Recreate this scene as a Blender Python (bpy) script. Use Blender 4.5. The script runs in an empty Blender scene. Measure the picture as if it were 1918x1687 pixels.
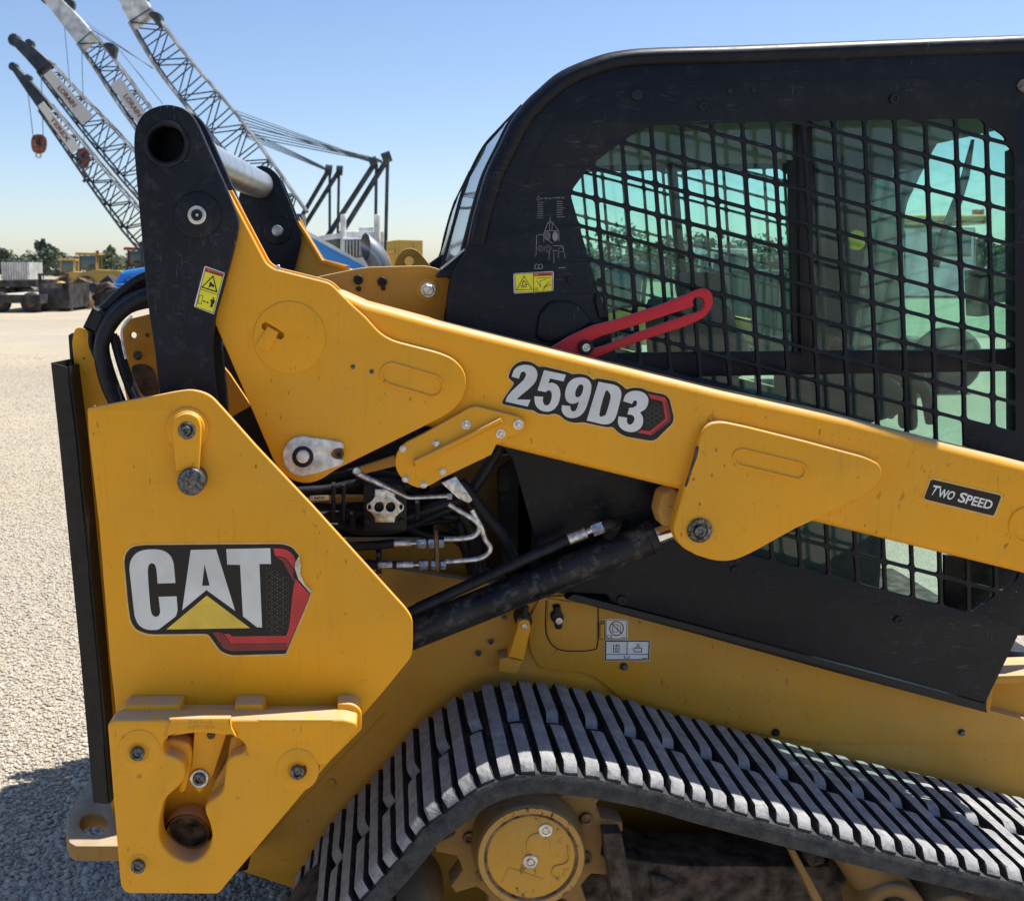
import bpy, bmesh, math, random
import numpy as np
from mathutils import Vector, Matrix, noise
from mathutils.geometry import tessellate_polygon

random.seed(7)
rng = np.random.default_rng(7)
SC = bpy.context.scene
COL = SC.collection

# ------------------------------------------------------------------ camera, sky, sun, exposure
F, CX, CY, HOR, CAMZ = 1900.0, 720.0, 760.0, 500.0, 1.61      # in photograph pixels (1918 wide)
TH = math.atan((CY - HOR) / F)
cam_d = bpy.data.cameras.new('camera')
cam = bpy.data.objects.new('camera', cam_d); COL.objects.link(cam)
cam_d.sensor_fit = 'HORIZONTAL'; cam_d.sensor_width = 36.0
cam_d.lens = F / 1918.0 * 36.0
cam_d.shift_x = (959.0 - CX) / 1918.0
cam_d.shift_y = -(843.5 - CY) / 1918.0
cam_d.clip_start = 0.05; cam_d.clip_end = 3000
cam_d.dof.use_dof = True; cam_d.dof.focus_distance = 1.95; cam_d.dof.aperture_fstop = 11.0
cam.location = (0, 0, CAMZ)
cam.rotation_euler = (math.pi / 2 - TH, 0, 0)
SC.camera = cam

SUN = Vector((0.40, 0.20, 1.0)).normalized()                    # towards the sun
elev = math.asin(SUN.z); azim = math.atan2(SUN.x, SUN.y)
world = bpy.data.worlds.new('World'); SC.world = world; world.use_nodes = True
wn = world.node_tree; wn.nodes.clear()
sky = wn.nodes.new('ShaderNodeTexSky'); sky.sky_type = 'NISHITA'; sky.sun_disc = False
sky.sun_elevation = elev; sky.sun_rotation = azim; sky.altitude = 100
sky.air_density = 1.0; sky.dust_density = 0.55; sky.ozone_density = 2.2
bgn = wn.nodes.new('ShaderNodeBackground'); bgn.inputs[1].default_value = 0.061
wo = wn.nodes.new('ShaderNodeOutputWorld')
tin = wn.nodes.new('ShaderNodeMix'); tin.data_type = 'RGBA'; tin.blend_type = 'MULTIPLY'; tin.inputs[0].default_value = 1.0; tin.inputs[7].default_value = (1.03, 1.04, 1.13, 1)
wn.links.new(sky.outputs[0], tin.inputs[6]); wn.links.new(tin.outputs[2], bgn.inputs[0]); wn.links.new(bgn.outputs[0], wo.inputs[0])
sun_d = bpy.data.lights.new('sun', 'SUN'); sun_d.energy = 3.6; sun_d.angle = math.radians(0.5)
sun_d.color = (1.0, 0.95, 0.87)
sun = bpy.data.objects.new('sun', sun_d); COL.objects.link(sun)
sun.rotation_euler = (-SUN).to_track_quat('-Z', 'Y').to_euler(); sun.location = (4, 2, 10)
SC.view_settings.view_transform = 'Standard'; SC.view_settings.look = 'None'
SC.view_settings.exposure = 1.2; SC.view_settings.gamma = 1.0
SC.view_settings.use_curve_mapping = False
SC.cycles.use_denoising = True
SC.cycles.max_bounces = 8; SC.cycles.transparent_max_bounces = 16

# ------------------------------------------------------------------ pixel -> place (each traced outline gets its own true distance D)
ct, st = math.cos(TH), math.sin(TH)
def ray(px, py):
    cx, cy = (px - CX) / F, (CY - py) / F
    return cx, ct + cy * st, -st + cy * ct
def W(px, py, D):
    x, y, z = ray(px, py); t = D / y
    return Vector((x * t, D, CAMZ + z * t))
def Wz(px, py, z0):
    x, y, z = ray(px, py); t = (z0 - CAMZ) / z
    return Vector((x * t, y * t, z0))
def S(D): return D / F                                           # metres per pixel at distance D (near the horizon)

ZOOM = {'1': (0, 0, .2503), '2': (0, 400, .2503), '3': (230, 180, .2503), '4': (400, 220, .2503), '5': (0, 820, .2503),
        'I': (80, 1240, .3337), 'B': (480, 780, .2727), 'A': (380, 480, .3232), 'C': (820, 50, .2965), 'D': (1360, 50, .2963),
        'E': (900, 500, .2965), 'F': (1400, 480, .2726), 'G': (1300, 860, .3222), 'H': (880, 960, .2727), 'J': (520, 1240, .365),
        'K': (1200, 1240, .3744), 'L': (200, 960, .219), 'M': (920, 640, .1981), 'P': (540, 280, .1668), 'Q': (0, 440, .1564),
        'X': (0, 0, 1), 'T': (1700, 870, .11366), 'S': (1120, 1140, .07113), 'V': (350, 480, .07113), 'N': (940, 330, .14815)}
def Z(k, pts):
    ox, oy, s = ZOOM[k]
    return [(ox + p[0] * s, oy + p[1] * s) + ((p[2] * s,) if len(p) > 2 else ()) for p in pts]
def z1(k, x, y): return Z(k, [(x, y)])[0]

# ------------------------------------------------------------------ 2D outline helpers (pixels)
def rp(pts, r=0.0, n=5):
    out = []; m = len(pts)
    for i in range(m):
        p = pts[i]; rr = p[2] if len(p) > 2 else r
        a = Vector(pts[i - 1][:2]); b = Vector(p[:2]); c = Vector(pts[(i + 1) % m][:2])
        d1 = a - b; d2 = c - b
        l = min(rr, d1.length * .49, d2.length * .49)
        if l < .05: out.append((b.x, b.y)); continue
        s = b + d1.normalized() * l; e = b + d2.normalized() * l
        for k in range(n + 1):
            t = k / n
            q = s * (1 - t) ** 2 + b * 2 * t * (1 - t) + e * t * t
            out.append((q.x, q.y))
    return out
def sm(pts, n=4):                                                # closed smooth outline
    out = []; m = len(pts)
    P = [Vector(p[:2]) for p in pts]
    for i in range(m):
        p0, p1, p2, p3 = P[i - 1], P[i], P[(i + 1) % m], P[(i + 2) % m]
        for k in range(n):
            t = k / n
            q = .5 * ((2 * p1) + (p2 - p0) * t + (2 * p0 - 5 * p1 + 4 * p2 - p3) * t * t + (3 * p1 - p0 - 3 * p2 + p3) * t ** 3)
            out.append((q.x, q.y))
    return out
def circ(cx, cy, r, n=32, ry=None):
    ry = ry or r
    return [(cx + r * math.cos(2 * math.pi * k / n), cy + ry * math.sin(2 * math.pi * k / n)) for k in range(n)]
def stad(x1, y1, x2, y2, r, n=9):
    a = math.atan2(y2 - y1, x2 - x1); out = []
    for k in range(n + 1):
        t = a - math.pi / 2 + math.pi * k / n; out.append((x2 + r * math.cos(t), y2 + r * math.sin(t)))
    for k in range(n + 1):
        t = a + math.pi / 2 + math.pi * k / n; out.append((x1 + r * math.cos(t), y1 + r * math.sin(t)))
    return out
def area(p): return .5 * sum(p[i - 1][0] * p[i][1] - p[i][0] * p[i - 1][1] for i in range(len(p)))
def clean(p, e=1e-5):
    out = []
    for q in p:
        if not out or (abs(q[0] - out[-1][0]) + abs(q[1] - out[-1][1])) > e: out.append((q[0], q[1]))
    while len(out) > 3 and (abs(out[0][0] - out[-1][0]) + abs(out[0][1] - out[-1][1])) <= e: out.pop()
    return out
def inset(p, d):
    if d == 0: return list(p)
    out = []; m = len(p)
    for i in range(m):
        a, b, c = Vector(p[i - 1]), Vector(p[i]), Vector(p[(i + 1) % m])
        e1 = (b - a).normalized(); e2 = (c - b).normalized()
        n1 = Vector((-e1.y, e1.x)); n2 = Vector((-e2.y, e2.x))
        s = n1 + n2
        if s.length < 1e-6: q = b + n1 * d
        else:
            s.normalize(); q = b + s * d / max(.35, s.dot(n1))
        out.append((q.x, q.y))
    return out
def grow(pts, px):                                               # grow a pixel outline
    p = clean(pts)
    if area(p) < 0: p = p[::-1]
    return inset(p, -px)
def clip_convex(sub, conv):
    if area(conv) < 0: conv = conv[::-1]
    out = list(sub)
    for i in range(len(conv)):
        a, b = conv[i - 1], conv[i]; inp = out; out = []
        if not inp: return []
        side = lambda q: (b[0] - a[0]) * (q[1] - a[1]) - (b[1] - a[1]) * (q[0] - a[0])
        for j in range(len(inp)):
            s, e = inp[j - 1], inp[j]; ds, de = side(s), side(e)
            if (ds >= 0) != (de >= 0):
                t = ds / (ds - de); out.append((s[0] + (e[0] - s[0]) * t, s[1] + (e[1] - s[1]) * t))
            if de >= 0: out.append(e)
    return out

# ------------------------------------------------------------------ objects
ROOTS = {}
def link(o, parent=None):
    COL.objects.link(o)
    if parent is not None:
        o.parent = parent
        if parent.name in ROOTS: o.matrix_parent_inverse = Matrix.Translation(-ROOTS[parent.name])
    return o
def tag(o, label=None, cat=None, group=None, kind=None):
    if label: o['label'] = label
    if cat: o['category'] = cat
    if group: o['group'] = group
    if kind: o['kind'] = kind
    return o
def thing(name, loc, label, cat, group=None):
    o = bpy.data.objects.new(name, None); o.location = loc; o.empty_display_size = .2
    COL.objects.link(o); ROOTS[o.name] = Vector(loc)
    return tag(o, label, cat, group)
def finish(name, me, mat, parent, smooth=35):
    if mat is not None: me.materials.append(mat)
    if smooth:
        me.polygons.foreach_set('use_smooth', [True] * len(me.polygons))
        me.set_sharp_from_angle(angle=math.radians(smooth))
    o = bpy.data.objects.new(name, me)
    return link(o, parent)
def from_bm(name, bm, mat, parent, smooth=35, recalc=True):
    if recalc: bmesh.ops.recalc_face_normals(bm, faces=bm.faces)
    me = bpy.data.meshes.new(name); bm.to_mesh(me); bm.free()
    return finish(name, me, mat, parent, smooth)

def slab_bm(outer, holes, place, th, bev=0.0, seg=2, back=True):
    """outer/holes: 2D loops; place(x, y, depth) -> 3D; depth 0 is the front face."""
    loops = []
    o = clean(outer)
    if area(o) < 0: o = o[::-1]
    loops.append(o)
    for h in holes:
        h = clean(h)
        if len(h) < 3: continue
        if area(h) > 0: h = h[::-1]
        loops.append(h)
    bev = min(bev, th * .49)
    lv = []
    if bev > 0:
        for k in range(seg + 1):
            a = math.pi / 2 * k / seg
            lv.append((bev * (1 - math.sin(a)), bev * (1 - math.cos(a))))
    else: lv.append((0, 0))
    lv.append((0, th))
    bm = bmesh.new(); R = []
    for lp in loops:
        R.append([[bm.verts.new(place(q[0], q[1], d)) for q in inset(lp, i)] for i, d in lv])
    for rings in R:
        for a, b in zip(rings[:-1], rings[1:]):
            m = len(a)
            for i in range(m):
                try: bm.faces.new((a[i - 1], a[i], b[i], b[i - 1]))
                except ValueError: pass
    for lev in ((0, -1) if back else (0,)):
        ins = lv[lev][0]
        vl = [[Vector((q[0], q[1], 0)) for q in inset(lp, ins)] for lp in loops]
        flat = [v for rings in R for v in rings[lev]]
        for t in tessellate_polygon(vl):
            try: bm.faces.new([flat[i] for i in t])
            except ValueError: pass
    return bm
def plate(name, parent, pts, D, th, mat, holes=(), bev=.002, seg=2, smooth=35):
    """vertical plate whose front face lies at distance D; outline in photograph pixels."""
    def u(p): 
        w = W(p[0], p[1], D); return (w.x, w.z)
    bm = slab_bm([u(p) for p in pts], [[u(p) for p in h] for h in holes], lambda x, z, d: (x, D + d, z), th, bev, seg)
    return from_bm(name, bm, mat, parent, smooth)
def sheet(name, parent, pts, D, mat, holes=()):
    """a flat print or sticker layer"""
    return plate(name, parent, pts, D, .0005, mat, holes, 0, 1, 0)
def box(name, parent, lo, hi, mat, bev=.0):
    lo, hi = Vector(lo), Vector(hi)
    bm = slab_bm([(lo.x, lo.z), (hi.x, lo.z), (hi.x, hi.z), (lo.x, hi.z)], [], lambda x, z, d: (x, lo.y + d, z), hi.y - lo.y, bev, 2)
    return from_bm(name, bm, mat, parent)
def side_prism(name, parent, yz, x0, x1, mat, bev=0, holes=()):
    """outline in the Y-Z plane, extruded along X"""
    bm = slab_bm(yz, list(holes), lambda y, z, d: (x0 + d, y, z), x1 - x0, bev, 2)
    return from_bm(name, bm, mat, parent)
def top_prism(name, parent, xy, z1_, z0_, mat, bev=0, holes=()):
    bm = slab_bm(xy, list(holes), lambda x, y, d: (x, y, z1_ - d), z1_ - z0_, bev, 2)
    return from_bm(name, bm, mat, parent)
def crom(P, n=6):
    P = [Vector(p) for p in P]; out = []
    for i in range(len(P) - 1):
        p1, p2 = P[i], P[i + 1]
        p0 = P[i - 1] if i else p1 * 2 - p2
        p3 = P[i + 2] if i + 2 < len(P) else p2 * 2 - p1
        for k in range(n):
            t = k / n
            out.append(.5 * ((2 * p1) + (p2 - p0) * t + (2 * p0 - 5 * p1 + 4 * p2 - p3) * t * t + (3 * p1 - p0 - 3 * p2 + p3) * t ** 3))
    out.append(P[-1]); return out
def tube_into(bm, P, r, n=10, cap=True):
    P = [Vector(p) for p in P]; m = len(P)
    rr = r if isinstance(r, (list, tuple)) else [r] * m
    t0 = (P[1] - P[0]).normalized()
    ref = Vector((0, 0, 1)) if abs(t0.z) < .9 else Vector((0, 1, 0))
    nx = t0.cross(ref).normalized(); rings = []
    for i in range(m):
        t = (P[min(i + 1, m - 1)] - P[max(i - 1, 0)]).normalized()
        nx = (nx - t * nx.dot(t)).normalized(); ny = t.cross(nx)
        rings.append([bm.verts.new(P[i] + (nx * math.cos(2 * math.pi * k / n) + ny * math.sin(2 * math.pi * k / n)) * rr[i]) for k in range(n)])
    for a, b in zip(rings[:-1], rings[1:]):
        for k in range(n): bm.faces.new((a[k - 1], a[k], b[k], b[k - 1]))
    if cap:
        bm.faces.new(rings[0][::-1]); bm.faces.new(rings[-1])
def tube(name, parent, P, r, mat, n=10, cap=True, smooth=True, k=6):
    bm = bmesh.new()
    tube_into(bm, crom(P, k) if smooth and len(P) > 2 else P, r, n, cap)
    return from_bm(name, bm, mat, parent, 40)
def rod(name, parent, a, b, r, mat, n=20, bev=.1):
    a, b = Vector(a), Vector(b); d = (b - a).normalized(); e = r * bev
    return tube(name, parent, [a, a + d * e * .02, a + d * e, b - d * e, b - d * e * .02, b], [r - e, r - e, r, r, r - e, r - e], mat, n, True, False)
def lathe_y(name, parent, c, prof, mat, n=40, ring=False):
    """prof: list of (radius, y offset) about the Y axis through c=(x, z)"""
    bm = bmesh.new(); rings = []
    for r, y in prof:
        rings.append([bm.verts.new((c[0] + r * math.cos(2 * math.pi * k / n), y, c[1] + r * math.sin(2 * math.pi * k / n))) for k in range(n)])
    for a, b in zip(rings[:-1], rings[1:]):
        for k in range(n): bm.faces.new((a[k - 1], a[k], b[k], b[k - 1]))
    if ring:
        for k in range(n): bm.faces.new((rings[-1][k - 1], rings[-1][k], rings[0][k], rings[0][k - 1]))
    else:
        bm.faces.new(rings[0]); bm.faces.new(rings[-1])
    return from_bm(name, bm, mat, parent)

_bolt = {}
def bolt(parent, px, py, D, rpx, mat, kind='hex', name='bolt'):
    key = (kind, mat.name)
    if key not in _bolt:
        bm = bmesh.new()
        def ringset(lst, n, rot=0):
            rings = [[bm.verts.new((r * math.cos(2 * math.pi * k / n + rot), y, r * math.sin(2 * math.pi * k / n + rot))) for k in range(n)] for r, y in lst]
            for a, b in zip(rings[:-1], rings[1:]):
                for k in range(n): bm.faces.new((a[k - 1], a[k], b[k], b[k - 1]))
            bm.faces.new(rings[-1])
        if kind == 'hex':
            ringset([(1.0, 0), (1.0, -.12), (.93, -.2), (.8, -.2)], 24)
            ringset([(.78, -.2), (.78, -.72), (.66, -.82)], 6, .3)
        elif kind == 'cap':
            ringset([(1.0, 0), (1.0, -.45), (.9, -.55), (.55, -.55), (.45, -.3), (.2, -.3), (.15, -.42)], 24)
        elif kind == 'washer':
            ringset([(1.0, 0), (1.0, -.12), (.92, -.18), (.62, -.18), (.58, .0), (.42, .0), (.36, -.16), (.2, -.2)], 28)
        else:
            ringset([(1.0, 0), (1.0, -.2), (.9, -.32), (.5, -.36)], 24)
        bmesh.ops.recalc_face_normals(bm, faces=bm.faces)
        me = bpy.data.meshes.new(name); bm.to_mesh(me); bm.free(); me.materials.append(mat)
        me.polygons.foreach_set('use_smooth', [True] * len(me.polygons)); me.set_sharp_from_angle(angle=math.radians(30))
        _bolt[key] = me
    o = bpy.data.objects.new(name, _bolt[key]); r = rpx * D / F
    o.location = W(px, py, D); o.scale = (r, r, r); o.rotation_euler = (0, random.uniform(0, 1), 0)
    return link(o, parent)

def text(name, parent, s, quad, D, mat, bold=0.0):
    """flat lettering mapped on a pixel quad (bottom-left, bottom-right, top-right, top-left) at distance D"""
    cu = bpy.data.curves.new('lettering', 'FONT'); cu.body = s; cu.offset = bold; cu.resolution_u = 3
    ob = bpy.data.objects.new('lettering', cu)
    me = ob.to_mesh()
    co = np.empty(len(me.vertices) * 3); me.vertices.foreach_get('co', co); co = co.reshape(-1, 3)
    polys = [list(p.vertices) for p in me.polygons]
    lo = co.min(0); hi = co.max(0)
    vs = []
    bl, br, tr, tl = [Vector(q) for q in quad]
    for c in co:
        a = (c[0] - lo[0]) / (hi[0] - lo[0]); b = (c[1] - lo[1]) / max(1e-6, hi[1] - lo[1])
        q = (bl * (1 - a) + br * a) * (1 - b) + (tl * (1 - a) + tr * a) * b
        vs.append(W(q.x, q.y, D))
    ob.to_mesh_clear(); bpy.data.objects.remove(ob); bpy.data.curves.remove(cu)
    m2 = bpy.data.meshes.new(name); m2.from_pydata(vs, [], polys)
    return finish(name, m2, mat, parent, 0)
def lines(name, parent, segs, wpx, D, mat):
    """flat printed line work: list of pixel polylines of width wpx"""
    vs, fs = [], []
    for poly in segs:
        for a, b in zip(poly[:-1], poly[1:]):
            a, b = Vector(a), Vector(b); d = (b - a)
            if d.length < .01: continue
            d.normalize(); n = Vector((-d.y, d.x)) * wpx / 2; e = d * wpx * .4
            i = len(vs)
            for q in (a - e + n, b + e + n, b + e - n, a - e - n): vs.append(W(q.x, q.y, D))
            fs.append((i, i + 1, i + 2, i + 3))
    me = bpy.data.meshes.new(name); me.from_pydata(vs, [], fs)
    return finish(name, me, mat, parent, 0)
def closed(p): return list(p) + [p[0]]

# ------------------------------------------------------------------ materials
def new_mat(name):
    m = bpy.data.materials.new(name); m.use_nodes = True; nt = m.node_tree; nt.nodes.clear()
    out = nt.nodes.new('ShaderNodeOutputMaterial'); b = nt.nodes.new('ShaderNodeBsdfPrincipled')
    nt.links.new(b.outputs[0], out.inputs[0])
    return m, nt, b
class N:
    def __init__(s, nt):
        s.nt = nt; s.tc = nt.nodes.new('ShaderNodeNewGeometry')
    def lk(s, a, b): s.nt.links.new(a, b)
    def pos(s, scale=(1, 1, 1), rot=(0, 0, 0)):
        mp = s.nt.nodes.new('ShaderNodeMapping'); mp.inputs['Scale'].default_value = scale; mp.inputs['Rotation'].default_value = rot
        s.lk(s.tc.outputs['Position'], mp.inputs[0]); return mp.outputs[0]
    def noise(s, scale, detail=3, vec=None, rough=.55, dist=0):
        n = s.nt.nodes.new('ShaderNodeTexNoise'); n.inputs['Scale'].default_value = scale; n.inputs['Detail'].default_value = detail
        n.inputs['Roughness'].default_value = rough; n.inputs['Distortion'].default_value = dist
        s.lk(vec or s.pos(), n.inputs['Vector']); return n.outputs[0]
    def voro(s, scale, vec=None, out='Distance', feature='F1'):
        n = s.nt.nodes.new('ShaderNodeTexVoronoi'); n.inputs['Scale'].default_value = scale; n.feature = feature
        s.lk(vec or s.pos(), n.inputs['Vector']); return n.outputs[out]
    def ramp(s, x, a, b, va=0.0, vb=1.0):
        n = s.nt.nodes.new('ShaderNodeMapRange'); n.inputs[1].default_value = a; n.inputs[2].default_value = b
        n.inputs[3].default_value = va; n.inputs[4].default_value = vb; s.lk(x, n.inputs[0]); return n.outputs[0]
    def math(s, op, a, b=None):
        n = s.nt.nodes.new('ShaderNodeMath'); n.operation = op
        for i, v in enumerate((a, b)):
            if v is None: continue
            if isinstance(v, (int, float)): n.inputs[i].default_value = v
            else: s.lk(v, n.inputs[i])
        return n.outputs[0]
    def mix(s, fac, a, b):
        n = s.nt.nodes.new('ShaderNodeMix'); n.data_type = 'RGBA'
        if isinstance(fac, (int, float)): n.inputs[0].default_value = fac
        else: s.lk(fac, n.inputs[0])
        for i, v in ((6, a), (7, b)):
            if isinstance(v, tuple): n.inputs[i].default_value = v + ((1,) if len(v) == 3 else ())
            else: s.lk(v, n.inputs[i])
        return n.outputs[2]
    def bump(s, h, strength, dist, b):
        n = s.nt.nodes.new('ShaderNodeBump'); n.inputs['Strength'].default_value = strength; n.inputs['Distance'].default_value = dist
        s.lk(h, n.inputs['Height']); s.lk(n.outputs[0], b.inputs['Normal'])
def plain(name, col, rough=.5, metal=0.0, spec=.5, var=.12, scale=40, bump=0.0):
    m, nt, b = new_mat(name); n = N(nt)
    nz = n.noise(scale, 3)
    d = tuple(max(0, c * (1 - 2 * var)) for c in col); u = tuple(min(1, c * (1 + 2 * var)) for c in col)
    n.lk(n.mix(n.ramp(nz, .3, .7), d, u), b.inputs['Base Color'])
    b.inputs['Roughness'].default_value = rough; b.inputs['Metallic'].default_value = metal
    b.inputs['Specular IOR Level'].default_value = spec
    if bump: n.bump(nz, bump, .004, b)
    return m
def paint(name, col, dust, rough=.42, chips=.0, dustamt=.5, grime=(.07, .045, .022), chip_thr=.655, metal=0, spec=.30):
    """enamel on sheet metal: dust film, grain, rubbed patches, chips and scuffs"""
    m, nt, b = new_mat(name); n = N(nt)
    big = n.noise(2.2, 5); mid = n.noise(11, 6, None, .6); fine = n.noise(140, 3); grain = n.noise(420, 4, None, .7)
    c = n.mix(n.ramp(big, .35, .7, 0, dustamt), col, dust)
    c = n.mix(n.ramp(mid, .46, .72, 0, dustamt * .6), c, tuple(x * .82 for x in col))
    streak = n.noise(9, 5, n.pos((7, 7, .8)), .6)
    c = n.mix(n.ramp(streak, .54, .72, 0, .34), c, dust)
    streak2 = n.noise(14, 5, n.pos((9, 9, .6)), .6)
    c = n.mix(n.ramp(streak2, .60, .74, 0, .32), c, tuple(x * .55 for x in col))
    c = n.mix(n.ramp(grain, .35, .68, .24, 0), c, tuple(x * .68 for x in col))
    c = n.mix(n.ramp(grain, .60, .78, 0, .30), c, tuple(min(1, x * 1.15 + .03) for x in col))
    sepn = nt.nodes.new('ShaderNodeSeparateXYZ'); n.lk(n.tc.outputs['Normal'], sepn.inputs[0])      # settled dust on upward faces
    c = n.mix(n.math('MULTIPLY', n.ramp(sepn.outputs[2], .45, .95), n.ramp(n.noise(26, 5), .3, .62, .35, .85)), c, (.40, .335, .245))
    patch = n.ramp(n.noise(4.3, 4), .46, .60)
    sp = n.math('MULTIPLY', n.ramp(n.noise(75, 3, n.pos((1, 1, .55), (0, .5, 0)), .6), chip_thr, chip_thr + .035), patch)
    sc1 = n.math('MULTIPLY', n.ramp(n.noise(34, 3, n.pos((1, 1, 8), (0, .6, 0)), .6), .665, .70), n.ramp(n.noise(7.7, 3), .54, .62))
    sc2 = n.math('MULTIPLY', n.ramp(n.noise(30, 3, n.pos((8, 1, 1), (0, .35, 0)), .6), .67, .70), n.ramp(n.noise(6.1, 3), .55, .62))
    c = n.mix(n.math('MULTIPLY', n.math('MAXIMUM', sc1, sc2), chips * .55), c, grime)
    c = n.mix(n.math('MULTIPLY', sp, chips), c, grime)
    sp2 = n.ramp(n.voro(48, n.pos((1, 1, .6), (0, .9, 0))), .04, .10, 1, 0)
    sel = n.ramp(n.noise(17, 2), .585, .62)
    c = n.mix(n.math('MULTIPLY', n.math('MULTIPLY', sp2, sel), chips * .8), c, grime)
    n.lk(c, b.inputs['Base Color']); b.inputs['Specular IOR Level'].default_value = spec
    r = n.ramp(mid, .3, .7, rough - .07, rough + .16); n.lk(r, b.inputs['Roughness'])
    b.inputs['Metallic'].default_value = metal
    n.bump(n.math('ADD', n.math('ADD', fine, n.math('MULTIPLY', big, 5)), n.math('MULTIPLY', grain, .5)), .16, .0009, b)
    return m
def black(name, col=(.0042, .0060, .0112), rough=.34, dust=(.05, .055, .065), amt=.16, scr=.5, fs=24):
    m, nt, b = new_mat(name); n = N(nt)
    big = n.noise(3.0, 5); mid = n.noise(fs, 7, None, .7)
    c = n.mix(n.math('MULTIPLY', n.ramp(big, .42, .75), amt * .5), col, dust)
    c = n.mix(n.math('MULTIPLY', n.ramp(mid, .52, .7), amt), c, dust)
    s1 = n.ramp(n.noise(30, 3, n.pos((1, 1, 9), (0, .7, 0)), .6), .64, .70)
    s2 = n.ramp(n.noise(26, 3, n.pos((9, 1, 1), (0, .25, 0)), .6), .65, .70)
    sc_ = n.math('MULTIPLY', n.math('MAXIMUM', s1, s2), n.ramp(n.noise(6, 2), .45, .62))
    c = n.mix(n.math('MULTIPLY', sc_, scr * .55), c, (.16, .17, .19))
    fl = n.math('MULTIPLY', n.ramp(n.voro(48, n.pos((1, 1, .55), (0, .2, 0))), .03, .065, 1, 0), n.ramp(n.noise(31, 2), .59, .62))
    c = n.mix(n.math('MULTIPLY', fl, scr), c, (.45, .45, .44))
    n.lk(c, b.inputs['Base Color']); b.inputs['Specular IOR Level'].default_value = .22
    n.lk(n.ramp(mid, .3, .7, rough - .05, rough + .2), b.inputs['Roughness'])
    n.bump(n.noise(260, 3), .10, .0006, b)
    return m

M = {}
YEL = (.84, .374, .006)
M['yellow'] = paint('yellow_enamel', YEL, (.60, .33, .045), .44, .6, .5)
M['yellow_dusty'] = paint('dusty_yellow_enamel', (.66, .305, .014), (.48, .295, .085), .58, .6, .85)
M['yellow_cast'] = paint('yellow_casting', (.82, .372, .010), (.66, .355, .05), .48, .45, .4, chip_thr=.68)
M['yellow_far'] = plain('distant_yellow', (.52, .33, .06), .5)
M['black'] = black('black_paint', amt=.22, scr=.5)
M['black_link'] = black('scuffed_black_paint', (.0038, .0052, .0105), .38, (.06, .065, .075), .42, 0.7, 40)
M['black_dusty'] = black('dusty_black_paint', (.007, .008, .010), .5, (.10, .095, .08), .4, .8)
M['black_tube'] = black('dirty_black_cylinder', (.005, .006, .012), .30, (.19, .18, .15), .5, .8, 34)
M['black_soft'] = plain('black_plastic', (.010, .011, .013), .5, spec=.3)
M['dark'] = plain('dark_interior', (.02, .022, .023), .7)
M['trim'] = plain('dark_trim', (.014, .012, .016), .5, spec=.3)
M['hose'] = plain('hydraulic_hose_rubber', (.010, .011, .016), .5, spec=.3, var=.3, scale=60, bump=.2)
M['steel'] = plain('zinc_steel', (.50, .50, .50), .35, .9, var=.25, scale=90, bump=.1)
M['bolt'] = plain('plated_bolt', (.58, .56, .52), .38, .75, var=.2, scale=150)
M['bolt_dark'] = plain('dark_bolt', (.10, .105, .115), .42, .7, var=.4, scale=150)
M['worn'] = plain('worn_steel', (.13, .12, .105), .5, .6, var=.5, scale=140, bump=.4)
M['chrome'] = plain('chrome_rod', (.75, .75, .76), .12, 1.0, var=.05)
M['tube_grey'] = plain('galvanised_tube', (.44, .45, .46), .34, .7, var=.08, scale=14)
M['white_worn'] = plain('worn_white_paint', (.62, .61, .57), .5, .1, var=.18, scale=60)
M['red'] = paint('red_enamel', (.58, .016, .030), (.50, .04, .05), .40, .6, .25)
M['rust'] = plain('rusty_brown', (.13, .075, .035), .85, var=.5, scale=45, bump=.5)
M['mud'] = plain('dried_mud', (.055, .042, .032), .95, var=.55, scale=30, bump=.8)
M['sprocket'] = paint('muddy_yellow', (.30, .17, .05), (.16, .10, .06), .75, 1.0, .9)
M['ink_black'] = plain('black_print', (.010, .010, .012), .32, spec=.3, var=.05)
M['ink_hex'] = plain('grey_hexagon_print', (.035, .036, .038), .32, var=.05)
M['ink_silver'] = plain('silver_film', (.56, .60, .635), .30, .25, var=.06, scale=12)
M['ink_white'] = plain('white_film', (.72, .73, .72), .4, var=.05)
M['ink_grey'] = plain('grey_print', (.20, .21, .22), .5, var=.05)
M['ink_red'] = plain('red_film', (.50, .022, .032), .30, var=.12, scale=12)
M['ink_darkred'] = plain('dark_red_film', (.20, .014, .022), .30, var=.12, scale=12)
M['ink_yellow'] = plain('yellow_film', (.78, .72, .02), .4, var=.05)
M['ink_gold'] = plain('gold_film', (.74, .52, .06), .32, var=.10, scale=14)
M['ink_orange'] = plain('orange_red_film', (.60, .10, .03), .4, var=.05)
M['film_edge'] = plain('clear_film_margin', (.66, .42, .13), .25, var=.08)
M['film_back'] = plain('film_back', (.62, .57, .42), .5, var=.2)
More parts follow.
